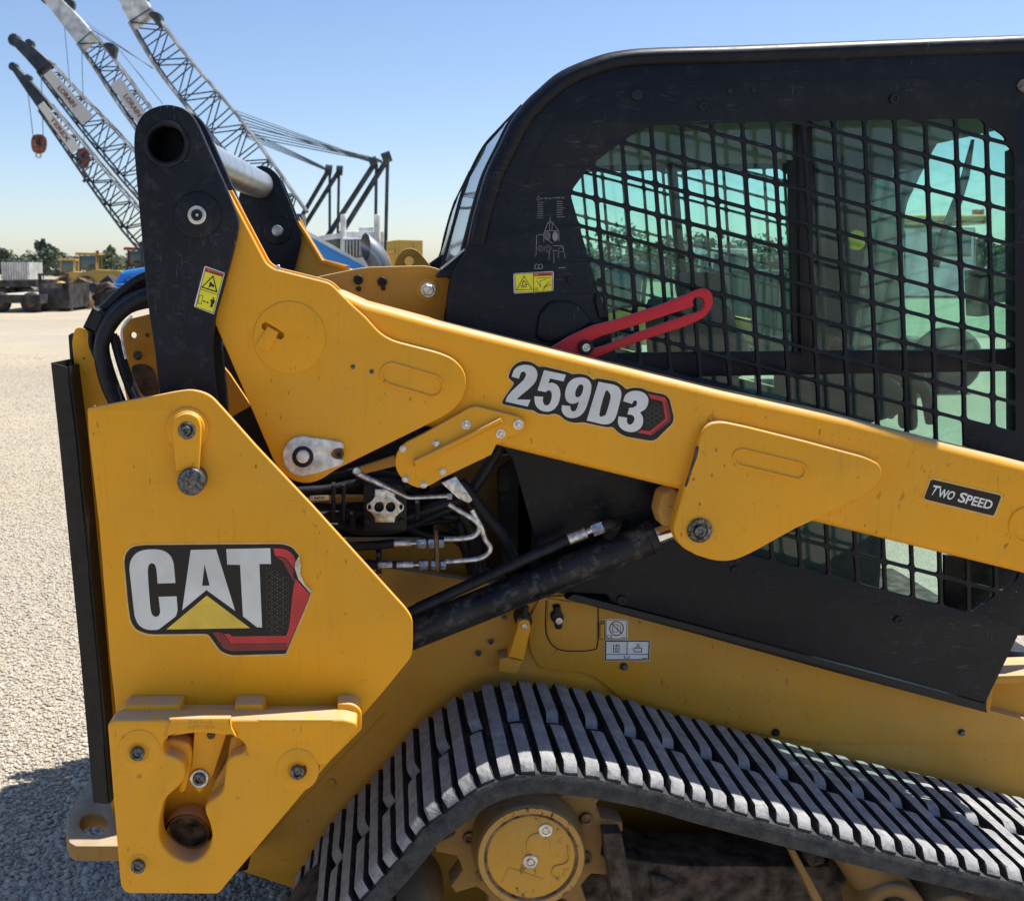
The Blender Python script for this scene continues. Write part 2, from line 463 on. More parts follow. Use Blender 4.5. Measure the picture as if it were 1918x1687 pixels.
def glass_mat(name, tint, refl=.06):
    m = bpy.data.materials.new(name); m.use_nodes = True; nt = m.node_tree; nt.nodes.clear(); n = N(nt)
    out = nt.nodes.new('ShaderNodeOutputMaterial'); tr = nt.nodes.new('ShaderNodeBsdfTransparent'); gl = nt.nodes.new('ShaderNodeBsdfGlossy')
    df = nt.nodes.new('ShaderNodeBsdfDiffuse'); df.inputs[0].default_value = (.55, .6, .58, 1)
    gl.inputs['Roughness'].default_value = .03
    n.lk(n.mix(n.ramp(n.noise(7, 4), .3, .7), tint, tuple(min(1, t * 1.05) for t in tint)), tr.inputs[0])
    lw = nt.nodes.new('ShaderNodeLayerWeight'); lw.inputs[0].default_value = .5
    frf = n.math('ADD', n.math('MULTIPLY', n.math('POWER', lw.outputs['Facing'], 4.0), .7), .035 if refl < .1 else refl)
    mx = nt.nodes.new('ShaderNodeMixShader'); n.lk(frf, mx.inputs[0]); n.lk(tr.outputs[0], mx.inputs[1]); n.lk(gl.outputs[0], mx.inputs[2])
    dirt = n.math('ADD', .008, n.math('MULTIPLY', n.ramp(n.noise(16, 5, None, .65), .40, .75), .05))
    spots = n.math('MULTIPLY', n.ramp(n.voro(70, n.pos((1, 1, .6), (0, .6, 0))), .03, .07, 1, 0), n.ramp(n.noise(40, 2), .6, .63))
    dirt = n.math('ADD', n.math('ADD', dirt, n.math('MULTIPLY', spots, .16)), refl * .12)
    m2 = nt.nodes.new('ShaderNodeMixShader'); n.lk(dirt, m2.inputs[0]); n.lk(mx.outputs[0], m2.inputs[1]); n.lk(df.outputs[0], m2.inputs[2])
    n.lk(m2.outputs[0], out.inputs[0]); return m
M['glass'] = glass_mat('green_tinted_glass', (.81, .975, .925))
M['glass_rear'] = glass_mat('rear_glass', (.85, .9, .9), .16)
# rubber of the track: dusty bars
M['post'] = plain('faded_black_plastic', (.022, .021, .020), .6, spec=.3, var=.15)
def rubber(name, a, b_, s=26):
    m, nt, b = new_mat(name); n = N(nt)
    k = n.noise(s, 6, None, .65); k2 = n.noise(150, 4, n.pos((1, .35, 1)))
    c = n.mix(n.ramp(k, .3, .7), a, b_)
    c = n.mix(n.ramp(k2, .54, .74, 0, .45), c, tuple(x * .28 for x in a))
    k3 = n.noise(70, 6, n.pos((1, .5, 1), (0, 0, .5)), .75); c = n.mix(n.ramp(k3, .58, .72, 0, .4), c, tuple(x * .35 for x in a))
    cr = n.ramp(n.voro(34, n.pos((1, .4, 1)), 'Distance', 'DISTANCE_TO_EDGE'), .0, .02, .55, 0)
    c = n.mix(n.math('MULTIPLY', cr, n.ramp(n.noise(8), .5, .62)), c, (.02, .02, .022))
    n.lk(c, b.inputs['Base Color']); b.inputs['Roughness'].default_value = .8; b.inputs['Specular IOR Level'].default_value = .3
    n.bump(n.math('ADD', k, n.math('MULTIPLY', k2, .8)), .65, .004, b); return m
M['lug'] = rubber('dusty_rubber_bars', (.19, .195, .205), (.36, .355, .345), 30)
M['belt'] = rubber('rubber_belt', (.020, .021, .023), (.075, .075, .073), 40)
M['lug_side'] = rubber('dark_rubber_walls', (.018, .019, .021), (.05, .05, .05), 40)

# ------------------------------------------------------------------ ground
def gravel_mat():
    m, nt, b = new_mat('limestone_gravel'); n = N(nt)
    v = n.voro(85, None, 'Color'); sep = nt.nodes.new('ShaderNodeSeparateColor'); n.lk(v, sep.inputs[0])
    c = n.mix(n.ramp(sep.outputs[0], 0, 1), (.32, .282, .222), (.46, .405, .32))
    c = n.mix(n.ramp(n.noise(.35, 5), .42, .66, 0, .55), c, (.52, .43, .29))
    c = n.mix(n.ramp(n.noise(.12, 6, n.pos((.25, 1, 1))), .46, .62, 0, .5), c, (.34, .285, .20))
    n.lk(c, b.inputs['Base Color']); b.inputs['Roughness'].default_value = .95; b.inputs['Specular IOR Level'].default_value = .15
    h = n.math('ADD', n.math('MULTIPLY', n.voro(85), 1.0), n.math('MULTIPLY', n.noise(9, 4), .8))
    n.bump(h, .8, .016, b); return m
M['gravel'] = gravel_mat()
def stone_mat():
    m, nt, b = new_mat('limestone_chips'); n = N(nt)
    v = n.voro(80, None, 'Color'); sep = nt.nodes.new('ShaderNodeSeparateColor'); n.lk(v, sep.inputs[0])
    c = n.mix(n.ramp(sep.outputs[0], 0, 1), (.34, .30, .24), (.56, .50, .40)); c = n.mix(n.ramp(sep.outputs[1], .82, .9, 0, .6), c, (.24, .23, .22)); c = n.mix(n.ramp(sep.outputs[2], .85, .92, 0, .7), c, (.46, .33, .19))
    n.lk(c, b.inputs['Base Color']); b.inputs['Roughness'].default_value = .9
    n.bump(n.noise(160, 3), .4, .003, b); return m
M['stone'] = stone_mat()
bm = bmesh.new()
vs = [bm.verts.new(p) for p in ((-400, -20, 0), (400, -20, 0), (400, 800, 0), (-400, 800, 0))]
bm.faces.new(vs); tag(from_bm('ground', bm, M['gravel'], None, 0), kind='structure')

def stones(name, n, region, smin, smax, label, seedv):
    r = np.random.default_rng(seedv)
    t = (1 + 5 ** .5) / 2
    iv = np.array([(-1, t, 0), (1, t, 0), (-1, -t, 0), (1, -t, 0), (0, -1, t), (0, 1, t), (0, -1, -t), (0, 1, -t), (t, 0, -1), (t, 0, 1), (-t, 0, -1), (-t, 0, 1)], float) / 1.9
    fi = np.array([(0, 11, 5), (0, 5, 1), (0, 1, 7), (0, 7, 10), (0, 10, 11), (1, 5, 9), (5, 11, 4), (11, 10, 2), (10, 7, 6), (7, 1, 8), (3, 9, 4), (3, 4, 2), (3, 2, 6), (3, 6, 8), (3, 8, 9), (4, 9, 5), (2, 4, 11), (6, 2, 10), (8, 6, 7), (9, 8, 1)])
    xy = region(r, n); n = len(xy)
    s = smin + (smax - smin) * r.random(n) ** 2.2
    sc3 = s[:, None] * (.65 + .7 * r.random((n, 3))); sc3[:, 2] *= .55
    jit = 1 + .38 * (r.random((n, 12)) - .5)
    v = iv[None] * jit[:, :, None] * sc3[:, None, :]
    a = r.random(n) * 6.283; c_, s_ = np.cos(a), np.sin(a)
    x = v[:, :, 0] * c_[:, None] - v[:, :, 1] * s_[:, None]; y = v[:, :, 0] * s_[:, None] + v[:, :, 1] * c_[:, None]
    z = v[:, :, 2] + s[:, None] * .28 + (v[:, :, 0] * (r.random((n, 1)) - .5) * .5)
    P = np.stack([x + xy[:, :1], y + xy[:, 1:2], z], -1).reshape(-1, 3)
    Fc = (fi[None] + (np.arange(n) * 12)[:, None, None]).reshape(-1)
    me = bpy.data.meshes.new(name); me.vertices.add(len(P)); me.vertices.foreach_set('co', P.ravel())
    me.loops.add(len(Fc)); me.loops.foreach_set('vertex_index', Fc.astype(np.int32))
    me.polygons.add(len(Fc) // 3); me.polygons.foreach_set('loop_start', np.arange(0, len(Fc), 3, dtype=np.int32))
    me.update(); me.validate()
    o = finish(name, me, M['stone'], None, 0); return tag(o, label, 'gravel', kind='stuff')
def reg_left(r, n):
    d = 2.3 + (19 - 2.3) * r.random(n) ** 2.6
    x = -.43 * d - .25 + (.30 * d + .45) * r.random(n)
    return np.stack([x, d], -1)
stones('gravel_stones', 80000, reg_left, .0035, .0098, 'loose pale limestone gravel covering the yard beside the loader', 3)
def reg_under(r, n):
    return np.stack([-1.0 + 2.6 * r.random(n), 2.05 + 1.9 * r.random(n)], -1)
stones('gravel_stones', 14000, reg_under, .005, .014, 'loose limestone gravel in the shade under the loader', 4)

# ------------------------------------------------------------------ the compact track loader
LD = thing('compact_track_loader', (.35, 2.6, 0), 'large yellow and black compact track loader with ribbed rubber track in the foreground', 'track loader')

# --- rear side panel with its big sticker
panel = plate('rear_side_panel', LD, rp([(163, 765, 3), (250, 748), (330, 733, 20), (358, 729, 20), (392, 738, 25), (424, 773, 10), (480, 836), (584, 946), (762, 1142, 14), (773, 1160, 12), (773, 1228, 14), (720, 1293), (640, 1385), (560, 1480), (420, 1640), (240, 1640), (214, 1310), (206, 1240), (185, 980), (166, 820)], 0), 1.80, .012, M['yellow'], bev=.003)
# folded rear edge of the panel
bm = bmesh.new()
e = [W(163, 765, 1.803), W(185, 980, 1.803), W(206, 1240, 1.803), W(236, 1600, 1.803)]
for a, b in zip(e[:-1], e[1:]):
    for dx in (.0015, ):
        q = [a + Vector((dx, 0, 0)), b + Vector((dx, 0, 0)), b + Vector((dx, .05, 0)), a + Vector((dx, .05, 0))]
        f1 = [bm.verts.new(v) for v in q]; bm.faces.new(f1)
        f2 = [bm.verts.new(v + Vector((.010, 0, 0))) for v in q]; bm.faces.new(f2)
from_bm('panel_flange', bm, M['yellow_dusty'], panel, 0)
plate('pivot_boss', panel, circ(350, 803, 40), 1.794, .008, M['yellow'], bev=.005, seg=3)
plate('pivot_boss', panel, circ(350, 803, 33), 1.788, .010, M['yellow'], bev=.003, seg=3)
plate('latch_lever', panel, rp([(322, 800), (326, 782, 14), (350, 772, 16), (372, 782, 14), (376, 800), (375, 832), (372, 882), (329, 882), (324, 832)], 4), 1.776, .014, M['yellow'], bev=.003)
bolt(panel, 350, 806, 1.776, 17, M['worn'], 'washer')
bolt(panel, 349, 806, 1.770, 9, M['bolt_dark'], 'cap')
plate('lever_pin', panel, circ(357, 903, 26), 1.766, .034, M['bolt_dark'], bev=.004, seg=3)
plate('lever_pin', panel, circ(357, 903, 11), 1.7645, .01, M['worn'], bev=.002)

# --- large three-letter sticker on the panel
def dec(k, name, par, pts, D, mat, holes=()): return sheet(name, par, Z(k, pts), D, mat, [Z(k, h) for h in holes])
logo_o = rp(Z('L', [(150, 420), (160, 350, 60), (215, 290, 80), (330, 277), (1500, 268, 60), (1590, 295, 60), (1645, 372), (1612, 420), (1606, 470), (1640, 570), (1700, 640), (1745, 682), (1725, 745), (1530, 1205), (1060, 1218, 70), (975, 1185, 60), (870, 1040, 50), (830, 1034), (360, 1040, 80), (250, 1000, 80), (205, 930, 60), (185, 800)]), 2)
sticker = sheet('sticker_margin', panel, grow(logo_o, 3.2), 1.7992, M['film_edge'])
sheet('sticker_background', panel, logo_o, 1.7985, M['ink_black'])
C_ = rp([(192, 470, 40), (205, 400, 40), (250, 343, 50), (310, 318, 40), (400, 310, 40), (485, 320, 40), (545, 362, 40), (572, 425, 40), (587, 600), (435, 605), (425, 480, 30), (412, 440, 20), (385, 428, 20), (360, 442, 20), (350, 480, 20), (355, 600), (373, 820, 20), (385, 870, 20), (415, 893, 20), (447, 880, 20), (458, 850, 20), (443, 718), (597, 714), (606, 840, 20), (590, 885), (440, 1000, 20), (350, 1003, 40), (280, 972, 50), (240, 900, 50), (228, 800)], 0)
dec('L', 'letter', panel, C_, 1.7978, M['ink_silver'])
dec('L', 'letter', panel, [(718, 318), (935, 312), (1098, 838), (852, 660), (645, 833)], 1.7978, M['ink_silver'], [[(836, 440), (880, 622), (815, 624)]])
dec('L', 'letter', panel, [(1022, 310), (1398, 303), (1405, 437), (1305, 438), (1328, 980), (1285, 978), (1165, 885), (1140, 445), (1030, 443)], 1.7978, M['ink_silver'])
dec('L', 'triangle', panel, [(855, 708), (1225, 985), (510, 997)], 1.7978, M['ink_gold'])
dec('L', 'red_band', panel, rp([(1425, 305), (1500, 305, 40), (1570, 330, 40), (1612, 395), (1598, 475), (1540, 395, 40), (1500, 372, 30), (1440, 370)]), 1.7978, M['ink_red'])
dec('L', 'red_band', panel, [(1450, 378), (1500, 378), (1545, 410), (1596, 485), (1600, 590), (1560, 520), (1510, 420)], 1.7976, M['ink_darkred'])
dec('L', 'red_band', panel, [(1612, 560), (1738, 700), (1718, 750), (1540, 1165), (1535, 1050), (1560, 980), (1588, 700)], 1.7976, M['ink_red'])
dec('L', 'red_band', panel, [(1070, 1056), (1545, 1050), (1535, 1114), (1062, 1119), (1000, 1035), (1050, 1035)], 1.7978, M['ink_red'])
dec('L', 'red_band', panel, [(905, 1022), (985, 1022), (1058, 1122), (1540, 1116), (1538, 1172), (1060, 1182), (1000, 1160)], 1.7976, M['ink_darkred'])
def hexes(name, par, poly, s, D, k):
    segs = []; P = Z(k, poly)
    xs = [p[0] for p in P]; ys = [p[1] for p in P]
    def inside(x, y):
        c = False
        for i in range(len(P)):
            (x1, y1), (x2, y2) = P[i - 1], P[i]
            if (y1 > y) != (y2 > y) and x < (x2 - x1) * (y - y1) / (y2 - y1) + x1: c = not c
        return c
    i = 0; x = min(xs)
    while x < max(xs):
        y = min(ys) + (s * .87 if i % 2 else 0)
        while y < max(ys):
            if inside(x, y): segs.append(closed([(x + .86 * s * math.cos(math.pi / 3 * q), y + .86 * s * math.sin(math.pi / 3 * q)) for q in range(6)]))
            y += s * 1.74
        x += s * 1.5; i += 1
    return lines(name, par, segs, s * .22, D, M['ink_hex'])
hexes('hexagon_print', panel, [(1340, 470), (1440, 460), (1540, 560), (1575, 700), (1540, 980), (1440, 1030), (1350, 1020)], 7.0, 1.7976, 'L')
# lifted corner of the sticker
plate('peeled_corner', panel, Z('L', [(1645, 372), (1660, 440), (1652, 520), (1690, 610), (1752, 664), (1742, 690), (1700, 640), (1640, 570), (1606, 470), (1612, 420)]), 1.7935, .0008, M['film_back'], bev=0)

# --- cast counterweight / lamp guard at the bottom
k = 'I'
key = sm(Z(k, [(672, 470), (700, 425), (800, 405), (870, 398), (960, 403), (1050, 412), (1105, 435), (1140, 475), (1125, 508), (1065, 528), (1032, 565), (1022, 640), (1005, 730), (925, 790), (912, 840), (935, 900), (950, 975), (932, 1045), (885, 1100), (820, 1122), (740, 1095), (672, 1030), (650, 950), (662, 850), (690, 765), (760, 700), (798, 640), (790, 570), (740, 532), (690, 515)]), 3)
slotL = Z(k, [(545, 488), (640, 480), (668, 452), (676, 478), (655, 522), (545, 524)])
cast_out = rp(Z(k, [(362, 350, 20), (400, 325), (1690, 320, 20), (1765, 340, 20), (1762, 382, 10), (1597, 575), (1450, 585), (1450, 632), (1548, 634), (985, 1302, 15), (470, 1300, 40), (438, 1265, 30), (430, 1200)]), 0)
casting = plate('lamp_guard_casting', LD, cast_out, 1.715, .042, M['yellow_cast'], [key], bev=.005, seg=3)
plate('casting_back', casting, rp(Z(k, [(372, 350, 20), (460, 240, 15), (770, 238), (775, 290), (1070, 290), (1078, 236), (1235, 236), (1245, 300), (1650, 298), (1655, 232), (1740, 232, 30), (1790, 270, 30), (1790, 380), (1610, 560), (1000, 1270), (470, 1270), (435, 1180)]), 0), 1.757, .042, M['yellow_cast'], [grow(key, 4)], bev=.004, seg=2)
plate('casting_lip', casting, rp(Z(k, [(708, 316, 4), (1052, 314, 4), (1060, 370, 10), (1092, 424, 6), (1040, 408), (870, 394), (760, 404), (690, 426, 4), (702, 370, 10)]), 0), 1.708, .012, M['yellow_cast'], bev=.003)
for q in ((540, 500, 122), (1430, 605, 120)):
    c = z1(k, q[0], q[1]); plate('boss_ring', casting, circ(c[0], c[1], q[2] * .3337, 40), 1.7135, .006, M['yellow_cast'], [circ(c[0], c[1], 17, 24)], bev=.0018)
c = z1(k, 1420, 322)
arc = [(c[0] + 70 * math.cos(t), c[1] + 40 * math.sin(t)) for t in [math.pi * i / 16 for i in range(17)]]
plate('boss_ring', casting, arc, 1.7125, .006, M['yellow_cast'], bev=.003)
c = z1(k, 900, 560)
for x, y, r in ((533, 508, 42), (1430, 612, 42), (537, 1140, 42)):
    c = z1(k, x, y); bolt(casting, c[0], c[1], 1.712, r * .3337, M['bolt_dark'], 'cap')
c = z1(k, 537, 1140); plate('boss_ring', casting, circ(c[0], c[1], 21, 32), 1.7135, .005, M['yellow_cast'], bev=.0018)
# cast numerals on the lip (raised, unreadable in part)
for s, qd in (('362-5', [(815, 345), (955, 342), (955, 322), (815, 324)]), ('CIT -22-', [(815, 374), (975, 370), (975, 352), (815, 355)])):
    text('cast_numerals', casting, s, Z(k, qd), 1.7072, M['yellow_dusty'], .01)
# inside the key-shaped opening
plate('guard_bracket', casting, rp(Z(k, [(850, 380), (1040, 380), (955, 640), (880, 740), (800, 640), (835, 590)]), 6), 1.752, .02, M['yellow_cast'], bev=.003)
plate('guard_bracket', casting, sm(Z(k, [(690, 440), (800, 450), (835, 500), (830, 600), (800, 720), (760, 720), (790, 600), (760, 530), (690, 500)])), 1.748, .03, M['yellow_cast'], bev=.006, seg=3)
plate('guard_bracket', casting, sm(Z(k, [(1060, 420), (1130, 440), (1145, 500), (1080, 530), (1050, 600), (1030, 690), (960, 770), (930, 780), (960, 680), (1030, 560)])), 1.750, .03, M['yellow_dusty'], bev=.006, seg=3)
c = z1(k, 880, 650); bolt(casting, c[0], c[1], 1.750, 19.5, M['steel'], 'washer'); bolt(casting, c[0], c[1], 1.748, 13, M['bolt_dark'], 'cap')
c = z1(k, 945, 408); bolt(casting, c[0], c[1], 1.750, 8, M['rust'], 'flat')
p = W(*z1(k, 812, 975), 1.76)
bm = bmesh.new(); tube_into(bm, [p + Vector((0, -.003, 0)), p + Vector((0, .035, 0))], .046, 28, False); tube_into(bm, [p + Vector((0, -.003, 0)), p + Vector((0, .035, 0))], .040, 28, False)
from_bm('lamp_socket', bm, M['yellow_dusty'], casting)
plate('lamp_socket', casting, circ(*z1(k, 812, 975), 43), 1.7935, .004, M['rust'], bev=0)

# --- horizontal rear tie-down plate with its eye
zt = .46
tie = [Wz(*q, zt) for q in Z('I', [(300, 640), (265, 645), (138, 850), (132, 960), (150, 1010), (185, 1030), (430, 1030), (620, 1030), (620, 640)])]
hole = [Wz(*q, zt) for q in circ(*z1('I', 286, 905), 26, 28, 20)]
top_prism('tie_down_plate', LD, [(v.x, v.y) for v in tie], zt, zt - .032, paint('rubbed_brown_yellow', (.36, .20, .045), (.15, .105, .075), .6, 1.0, 1.0), .003, [[(v.x, v.y) for v in hole]])

# --- rear door guard: black channel post, rear plates, hoses
def strip3(name, par, pairs, mat, th=.004):
    """ruled strip through pairs of 3D points, given a thickness"""
    bm = bmesh.new(); rows = [[bm.verts.new(a), bm.verts.new(b)] for a, b in pairs]
    for r0, r1 in zip(rows[:-1], rows[1:]): bm.faces.new((r0[0], r0[1], r1[1], r1[0]))
    bmesh.ops.recalc_face_normals(bm, faces=bm.faces)
    r = bmesh.ops.solidify(bm, geom=list(bm.faces), thickness=th)
    return from_bm(name, bm, mat, par, 30)
pL = [(97, 679), (112, 820), (153, 1240), (176, 1500)]; pR = [(126, 687), (143, 820), (182, 1240), (204, 1503)]
post = strip3('rear_guard_post', LD, [(W(*a, 1.96), W(*b, 1.96)) for a, b in zip(pL, pR)], M['post'], .005)
strip3('post_flange', post, [(W(*b, 1.96), W(*b, 1.96) + Vector((0, .075, 0))) for b in pR], M['black_soft'], .005)
strip3('post_flange', post, [(W(*a, 1.96), W(*a, 1.96) + Vector((.01, .075, 0))) for a in pL], M['black_soft'], .005)
rear_plate = plate('rear_frame_plate', LD, rp([(134, 640, 14), (140, 615, 10), (152, 612, 10), (166, 620, 12), (172, 660), (205, 757), (300, 765), (300, 1600), (216, 1600), (206, 1490), (185, 1240), (166, 980), (150, 820), (141, 700)]), 2.02, .012, M['yellow'], bev=.002)
plate('plate_edge', rear_plate, [(128, 628), (134, 624), (141, 700), (150, 820), (185, 1240), (204, 1490), (196, 1490), (176, 1240), (142, 820), (133, 700)], 2.035, .03, M['black_soft'], bev=0)
bolt(rear_plate, 157, 671, 2.02, 2.4, M['rust'], 'flat')
tower = plate('rear_tower_plate', LD, rp([(228, 620, 8), (232, 600, 8), (285, 587), (330, 580), (430, 700), (470, 760), (400, 800), (250, 800), (226, 700)]), 2.16, .012, M['yellow_dusty'], [circ(249.5, 628, 6, 16)], bev=.002)
bolt(tower, 258, 666, 2.16, 9, M['worn'], 'hex')
bolt(tower, 276, 628, 2.16, 4, M['rust'], 'flat')
plate('tower_dirt', tower, sm([(246, 690), (262, 682), (285, 690), (296, 720), (294, 745), (270, 742), (256, 720)]), 2.158, .003, M['mud'], bev=.001)
for nm, pts, D, r in (('hydraulic_hose', [(230, 775), (217, 752), (200, 713), (190, 663), (197, 625), (220, 590), (250, 567), (278, 555), (330, 550)], 1.97, .0150),
                      ('hydraulic_hose', [(262, 770), (250, 745), (232, 700), (217, 650), (212, 625)], 1.99, .0080),
                      ('hydraulic_hose', [(272, 770), (258, 742), (240, 700), (225, 655), (216, 630)], 2.0, .0075),
                      ('hydraulic_hose', [(180, 668), (170, 645), (172, 615), (184, 590), (205, 570), (237, 541), (270, 520), (330, 505)], 2.03, .0105),
                      ('hydraulic_hose', [(176, 650), (178, 612), (200, 580), (230, 556), (270, 537), (330, 530)], 2.06, .0125),
                      ('hydraulic_hose', [(214, 640), (206, 605), (224, 575), (256, 553), (285, 546)], 2.02, .006),
                      ('hydraulic_hose', [(222, 770), (206, 735), (192, 690), (184, 650), (190, 610), (216, 575), (262, 548), (330, 538)], 2.0, .0065),
                      ('hydraulic_hose', [(240, 772), (224, 735), (208, 690), (200, 655), (204, 625), (226, 594), (262, 575), (330, 566)], 2.01, .006),
                      ('hydraulic_hose', [(168, 640), (170, 606), (190, 580), (222, 550), (268, 527), (330, 515)], 2.09, .008)):
    tube(nm, LD, [W(*q, D) for q in pts], r, M['hose'], 12)
plate('hose_sleeve', LD, rp(Z('2', [(690, 697), (800, 748), (722, 915), (612, 855)]), 2), 1.995, .05, M['black_soft'], bev=.006, seg=3)
bm = bmesh.new()
tube_into(bm, crom([W(*q, 1.954) for q in ((247, 592), (236, 604), (228, 622), (231, 650), (236, 672))], 4), .0028, 6)
from_bm('hose_wire', bm, M['white_worn'], LD)

# --- black rear link (outer and inner plate, tube, pins)
lk_out = rp([(298, 737), (290, 660), (279, 588), (270, 500), (261, 400), (254, 320), (250, 275, 30), (252, 238, 26), (270, 208, 30), (312, 193, 34), (352, 205, 26), (368, 228, 30), (425, 355), (447, 410, 16), (444, 440, 20), (430, 495), (403, 590), (399, 620), (398, 650), (408, 752), (412, 800), (310, 800)], 0, 6)
link_o = plate('rear_link', LD, lk_out, 1.87, .018, M['black_link'], [circ(311, 269, 33.5, 40)], bev=.003, seg=3)
plate('pin_boss', link_o, circ(369, 403, 45, 48), 1.866, .008, M['black_link'], bev=.004, seg=3)
bolt(link_o, 369, 403, 1.866, 17, M['white_worn'], 'washer'); bolt(link_o, 369, 403, 1.862, 10, M['black_soft'], 'cap'); bolt(link_o, 369, 403, 1.858, 3, M['bolt'], 'flat')
lk_in = [(q[0], q[1]) for q in lk_out]
def toward(pts, D0, D1): k_ = D0 / D1; return [(CX + (q[0] - CX) * k_, HOR + (q[1] - HOR) * k_) for q in pts]
plate('link_inner_plate', link_o, [(x, y - 4) for x, y in toward(lk_out, 1.87, 1.968)], 1.968, .018, M['black_link'], bev=.003, seg=2)
pn = W(311, 269, 1.866); pf = W(487, 346, 3.27); ax = (pf - pn).normalized()
bm = bmesh.new()
r0, r1 = .0335 * 1.0, .041
def ring(c, r): 
    nx = ax.cross(Vector((0, 0, 1))).normalized(); ny = ax.cross(nx)
    return [bm.verts.new(c + (nx * math.cos(2 * math.pi * k / 40) + ny * math.sin(2 * math.pi * k / 40)) * r) for k in range(40)]
rr = [ring(pn + ax * .30, .0), ring(pn + ax * .30, r0), ring(pn, r0), ring(pn - ax * .002, r0 + .003), ring(pn, r1), ring(pn + ax * .1, r1)]
for a, b in zip(rr[1:-1], rr[2:]):
    for k in range(40): bm.faces.new((a[k - 1], a[k], b[k], b[k - 1]))
bm.faces.new(rr[1])
bmesh.ops.delete(bm, geom=rr[0], context='VERTS')
from_bm('tube_collar', bm, M['black_link'], link_o)
tube('cross_tube', LD, [pn + ax * .10, pf], .0415, M['tube_grey'], 40, False, False)
# far link
fl = rp([(440, 400), (455, 335), (478, 311, 12), (498, 310, 12), (520, 325, 16), (545, 385), (563, 436, 8), (564, 452, 8), (556, 488), (546, 520), (530, 560), (470, 560)], 6)
far_link = plate('far_rear_link', LD, fl, 3.27, .018, M['black_link'], bev=.003)
plate('link_outer_plate', far_link, [(x, y + 3) for x, y in toward(fl, 3.27, 3.40)], 3.40, .018, M['black_link'], bev=.003)
plate('pin_boss', far_link, circ(519, 432, 27, 36), 3.262, .01, M['black_link'], bev=.004)
plate('pin_end', far_link, circ(519, 432, 10.5, 24), 3.245, .03, M['tube_grey'], bev=.004)
far_boom = plate('far_loader_arm', LD, rp([(557, 412), (575, 440), (603, 488, 6), (655, 503), (700, 516), (830, 545), (830, 640), (560, 620), (500, 600), (520, 480), (545, 470)], 2), 3.29, .10, M['yellow_dusty'], bev=.006)
plate('arm_plate', far_boom, rp([(560, 405), (579, 440), (607, 486, 6), (655, 498), (600, 515), (560, 480)], 2), 3.40, .012, M['yellow'], bev=.002)
strip3('arm_edge', far_boom, [(W(*a, 3.28), W(*a, 3.40)) for a in ((557, 412), (575, 440), (603, 487), (655, 502))], M['yellow'], .008)

# --- loader arm: main beam, rear gusset, front gusset, bolt-on bracket
beam = plate('loader_arm', LD, rp([(560, 570), (600, 535), (640, 546, 10), (687, 567), (829, 605), (1155, 685), (1357, 734), (1591, 784), (1694, 812), (1918, 868), (2050, 903), (2050, 1112), (1918, 1075), (1519, 977), (1279, 920), (933, 836), (800, 800), (600, 740)], 0), 1.915, .125, M['yellow'], bev=.019, seg=7)
tw = [(380, 370), (426, 355), (447, 395), (499, 494, 14), (515, 504), (619, 530, 12), (655, 567), (684, 593), (712, 624, 16), (736, 638, 18), (822, 660, 20), (851, 672, 20), (871, 695, 22), (874, 722, 22), (866, 750, 24), (842, 774, 20), (787, 802), (626, 881, 20), (603, 898, 16), (577, 906, 14), (552, 902, 14), (530, 888, 16), (514, 866, 16), (404, 609), (380, 560)]
arm_t = plate('rear_gusset', beam, rp(tw, 0), 1.895, .014, M['yellow'], [stad(*z1('A', 362, 405), *z1('A', 447, 458), 7)], bev=.0035, seg=3)
core = [(q[0] + (3 if q[0] < 700 else 0), q[1] + (3 if q[1] < 600 else -3)) for q in tw]
plate('gusset_core', beam, rp([(400, 380), (432, 378), (445, 412), (494, 508, 14), (512, 514), (612, 540, 10), (648, 574), (640, 700), (600, 880), (577, 896), (552, 894), (522, 870), (420, 620)], 0), 1.909, .042, M['yellow'], bev=.002)
plate('inner_gusset', beam, [(x, y - 3) for x, y in toward(rp(tw, 0), 1.895, 1.951)], 1.951, .012, M['yellow'], bev=.002)
cc = z1('A', 500, 470)
plate('pivot_disc', arm_t, circ(cc[0], cc[1], 68, 64), 1.8925, .004, M['yellow'], [stad(*z1('A', 362, 405), *z1('A', 447, 458), 7)], bev=.003, seg=3)
plate('stop_tab', arm_t, Z('A', [(375, 405), (438, 440), (425, 470), (380, 560), (305, 515)]), 1.889, .006, M['yellow'], bev=.002)
plate('pressed_slot', arm_t, stad(*z1('A', 1095, 682), *z1('A', 1330, 752), 22.5), 1.8915, .005, M['yellow'], [stad(*z1('A', 1095, 682), *z1('A', 1330, 752), 17.5)], bev=.0024, seg=3)
for x, y in ((870, 640), (978, 668)):
    c = z1('A', x, y); bolt(arm_t, c[0], c[1], 1.895, 4.5, M['worn'], 'flat')
c = z1('A', 435, 60); bolt(arm_t, c[0] , c[1] + 1, 1.90, 4.5, M['bolt'], 'flat')
# pin keeper
keep = [(575 + 112 * math.cos(t), 1158 + 116 * math.sin(t)) for t in [math.radians(a) for a in range(70, 296, 15)]]
keep = Z('A', keep + [(660, 1055), (800, 1078, 10), (815, 1090, 10), (815, 1112), (765, 1118, 20), (738, 1140, 20), (755, 1170, 20), (815, 1178), (815, 1200, 10), (800, 1212, 10), (660, 1258)])
keeper = plate('pin_keeper', beam, rp(keep, 1.2), 1.886, .009, M['white_worn'], bev=.002)
c = z1('A', 578, 1163); plate('keeper_ring', keeper, circ(*c, 20, 32), 1.882, .006, M['black_soft'], bev=.002); plate('pin_face', keeper, circ(*c, 12, 28), 1.872, .012, M['white_worn'], bev=.003)
c = z1('A', 787, 1141); bolt(keeper, *c, 1.888, 10, M['rust'], 'cap')
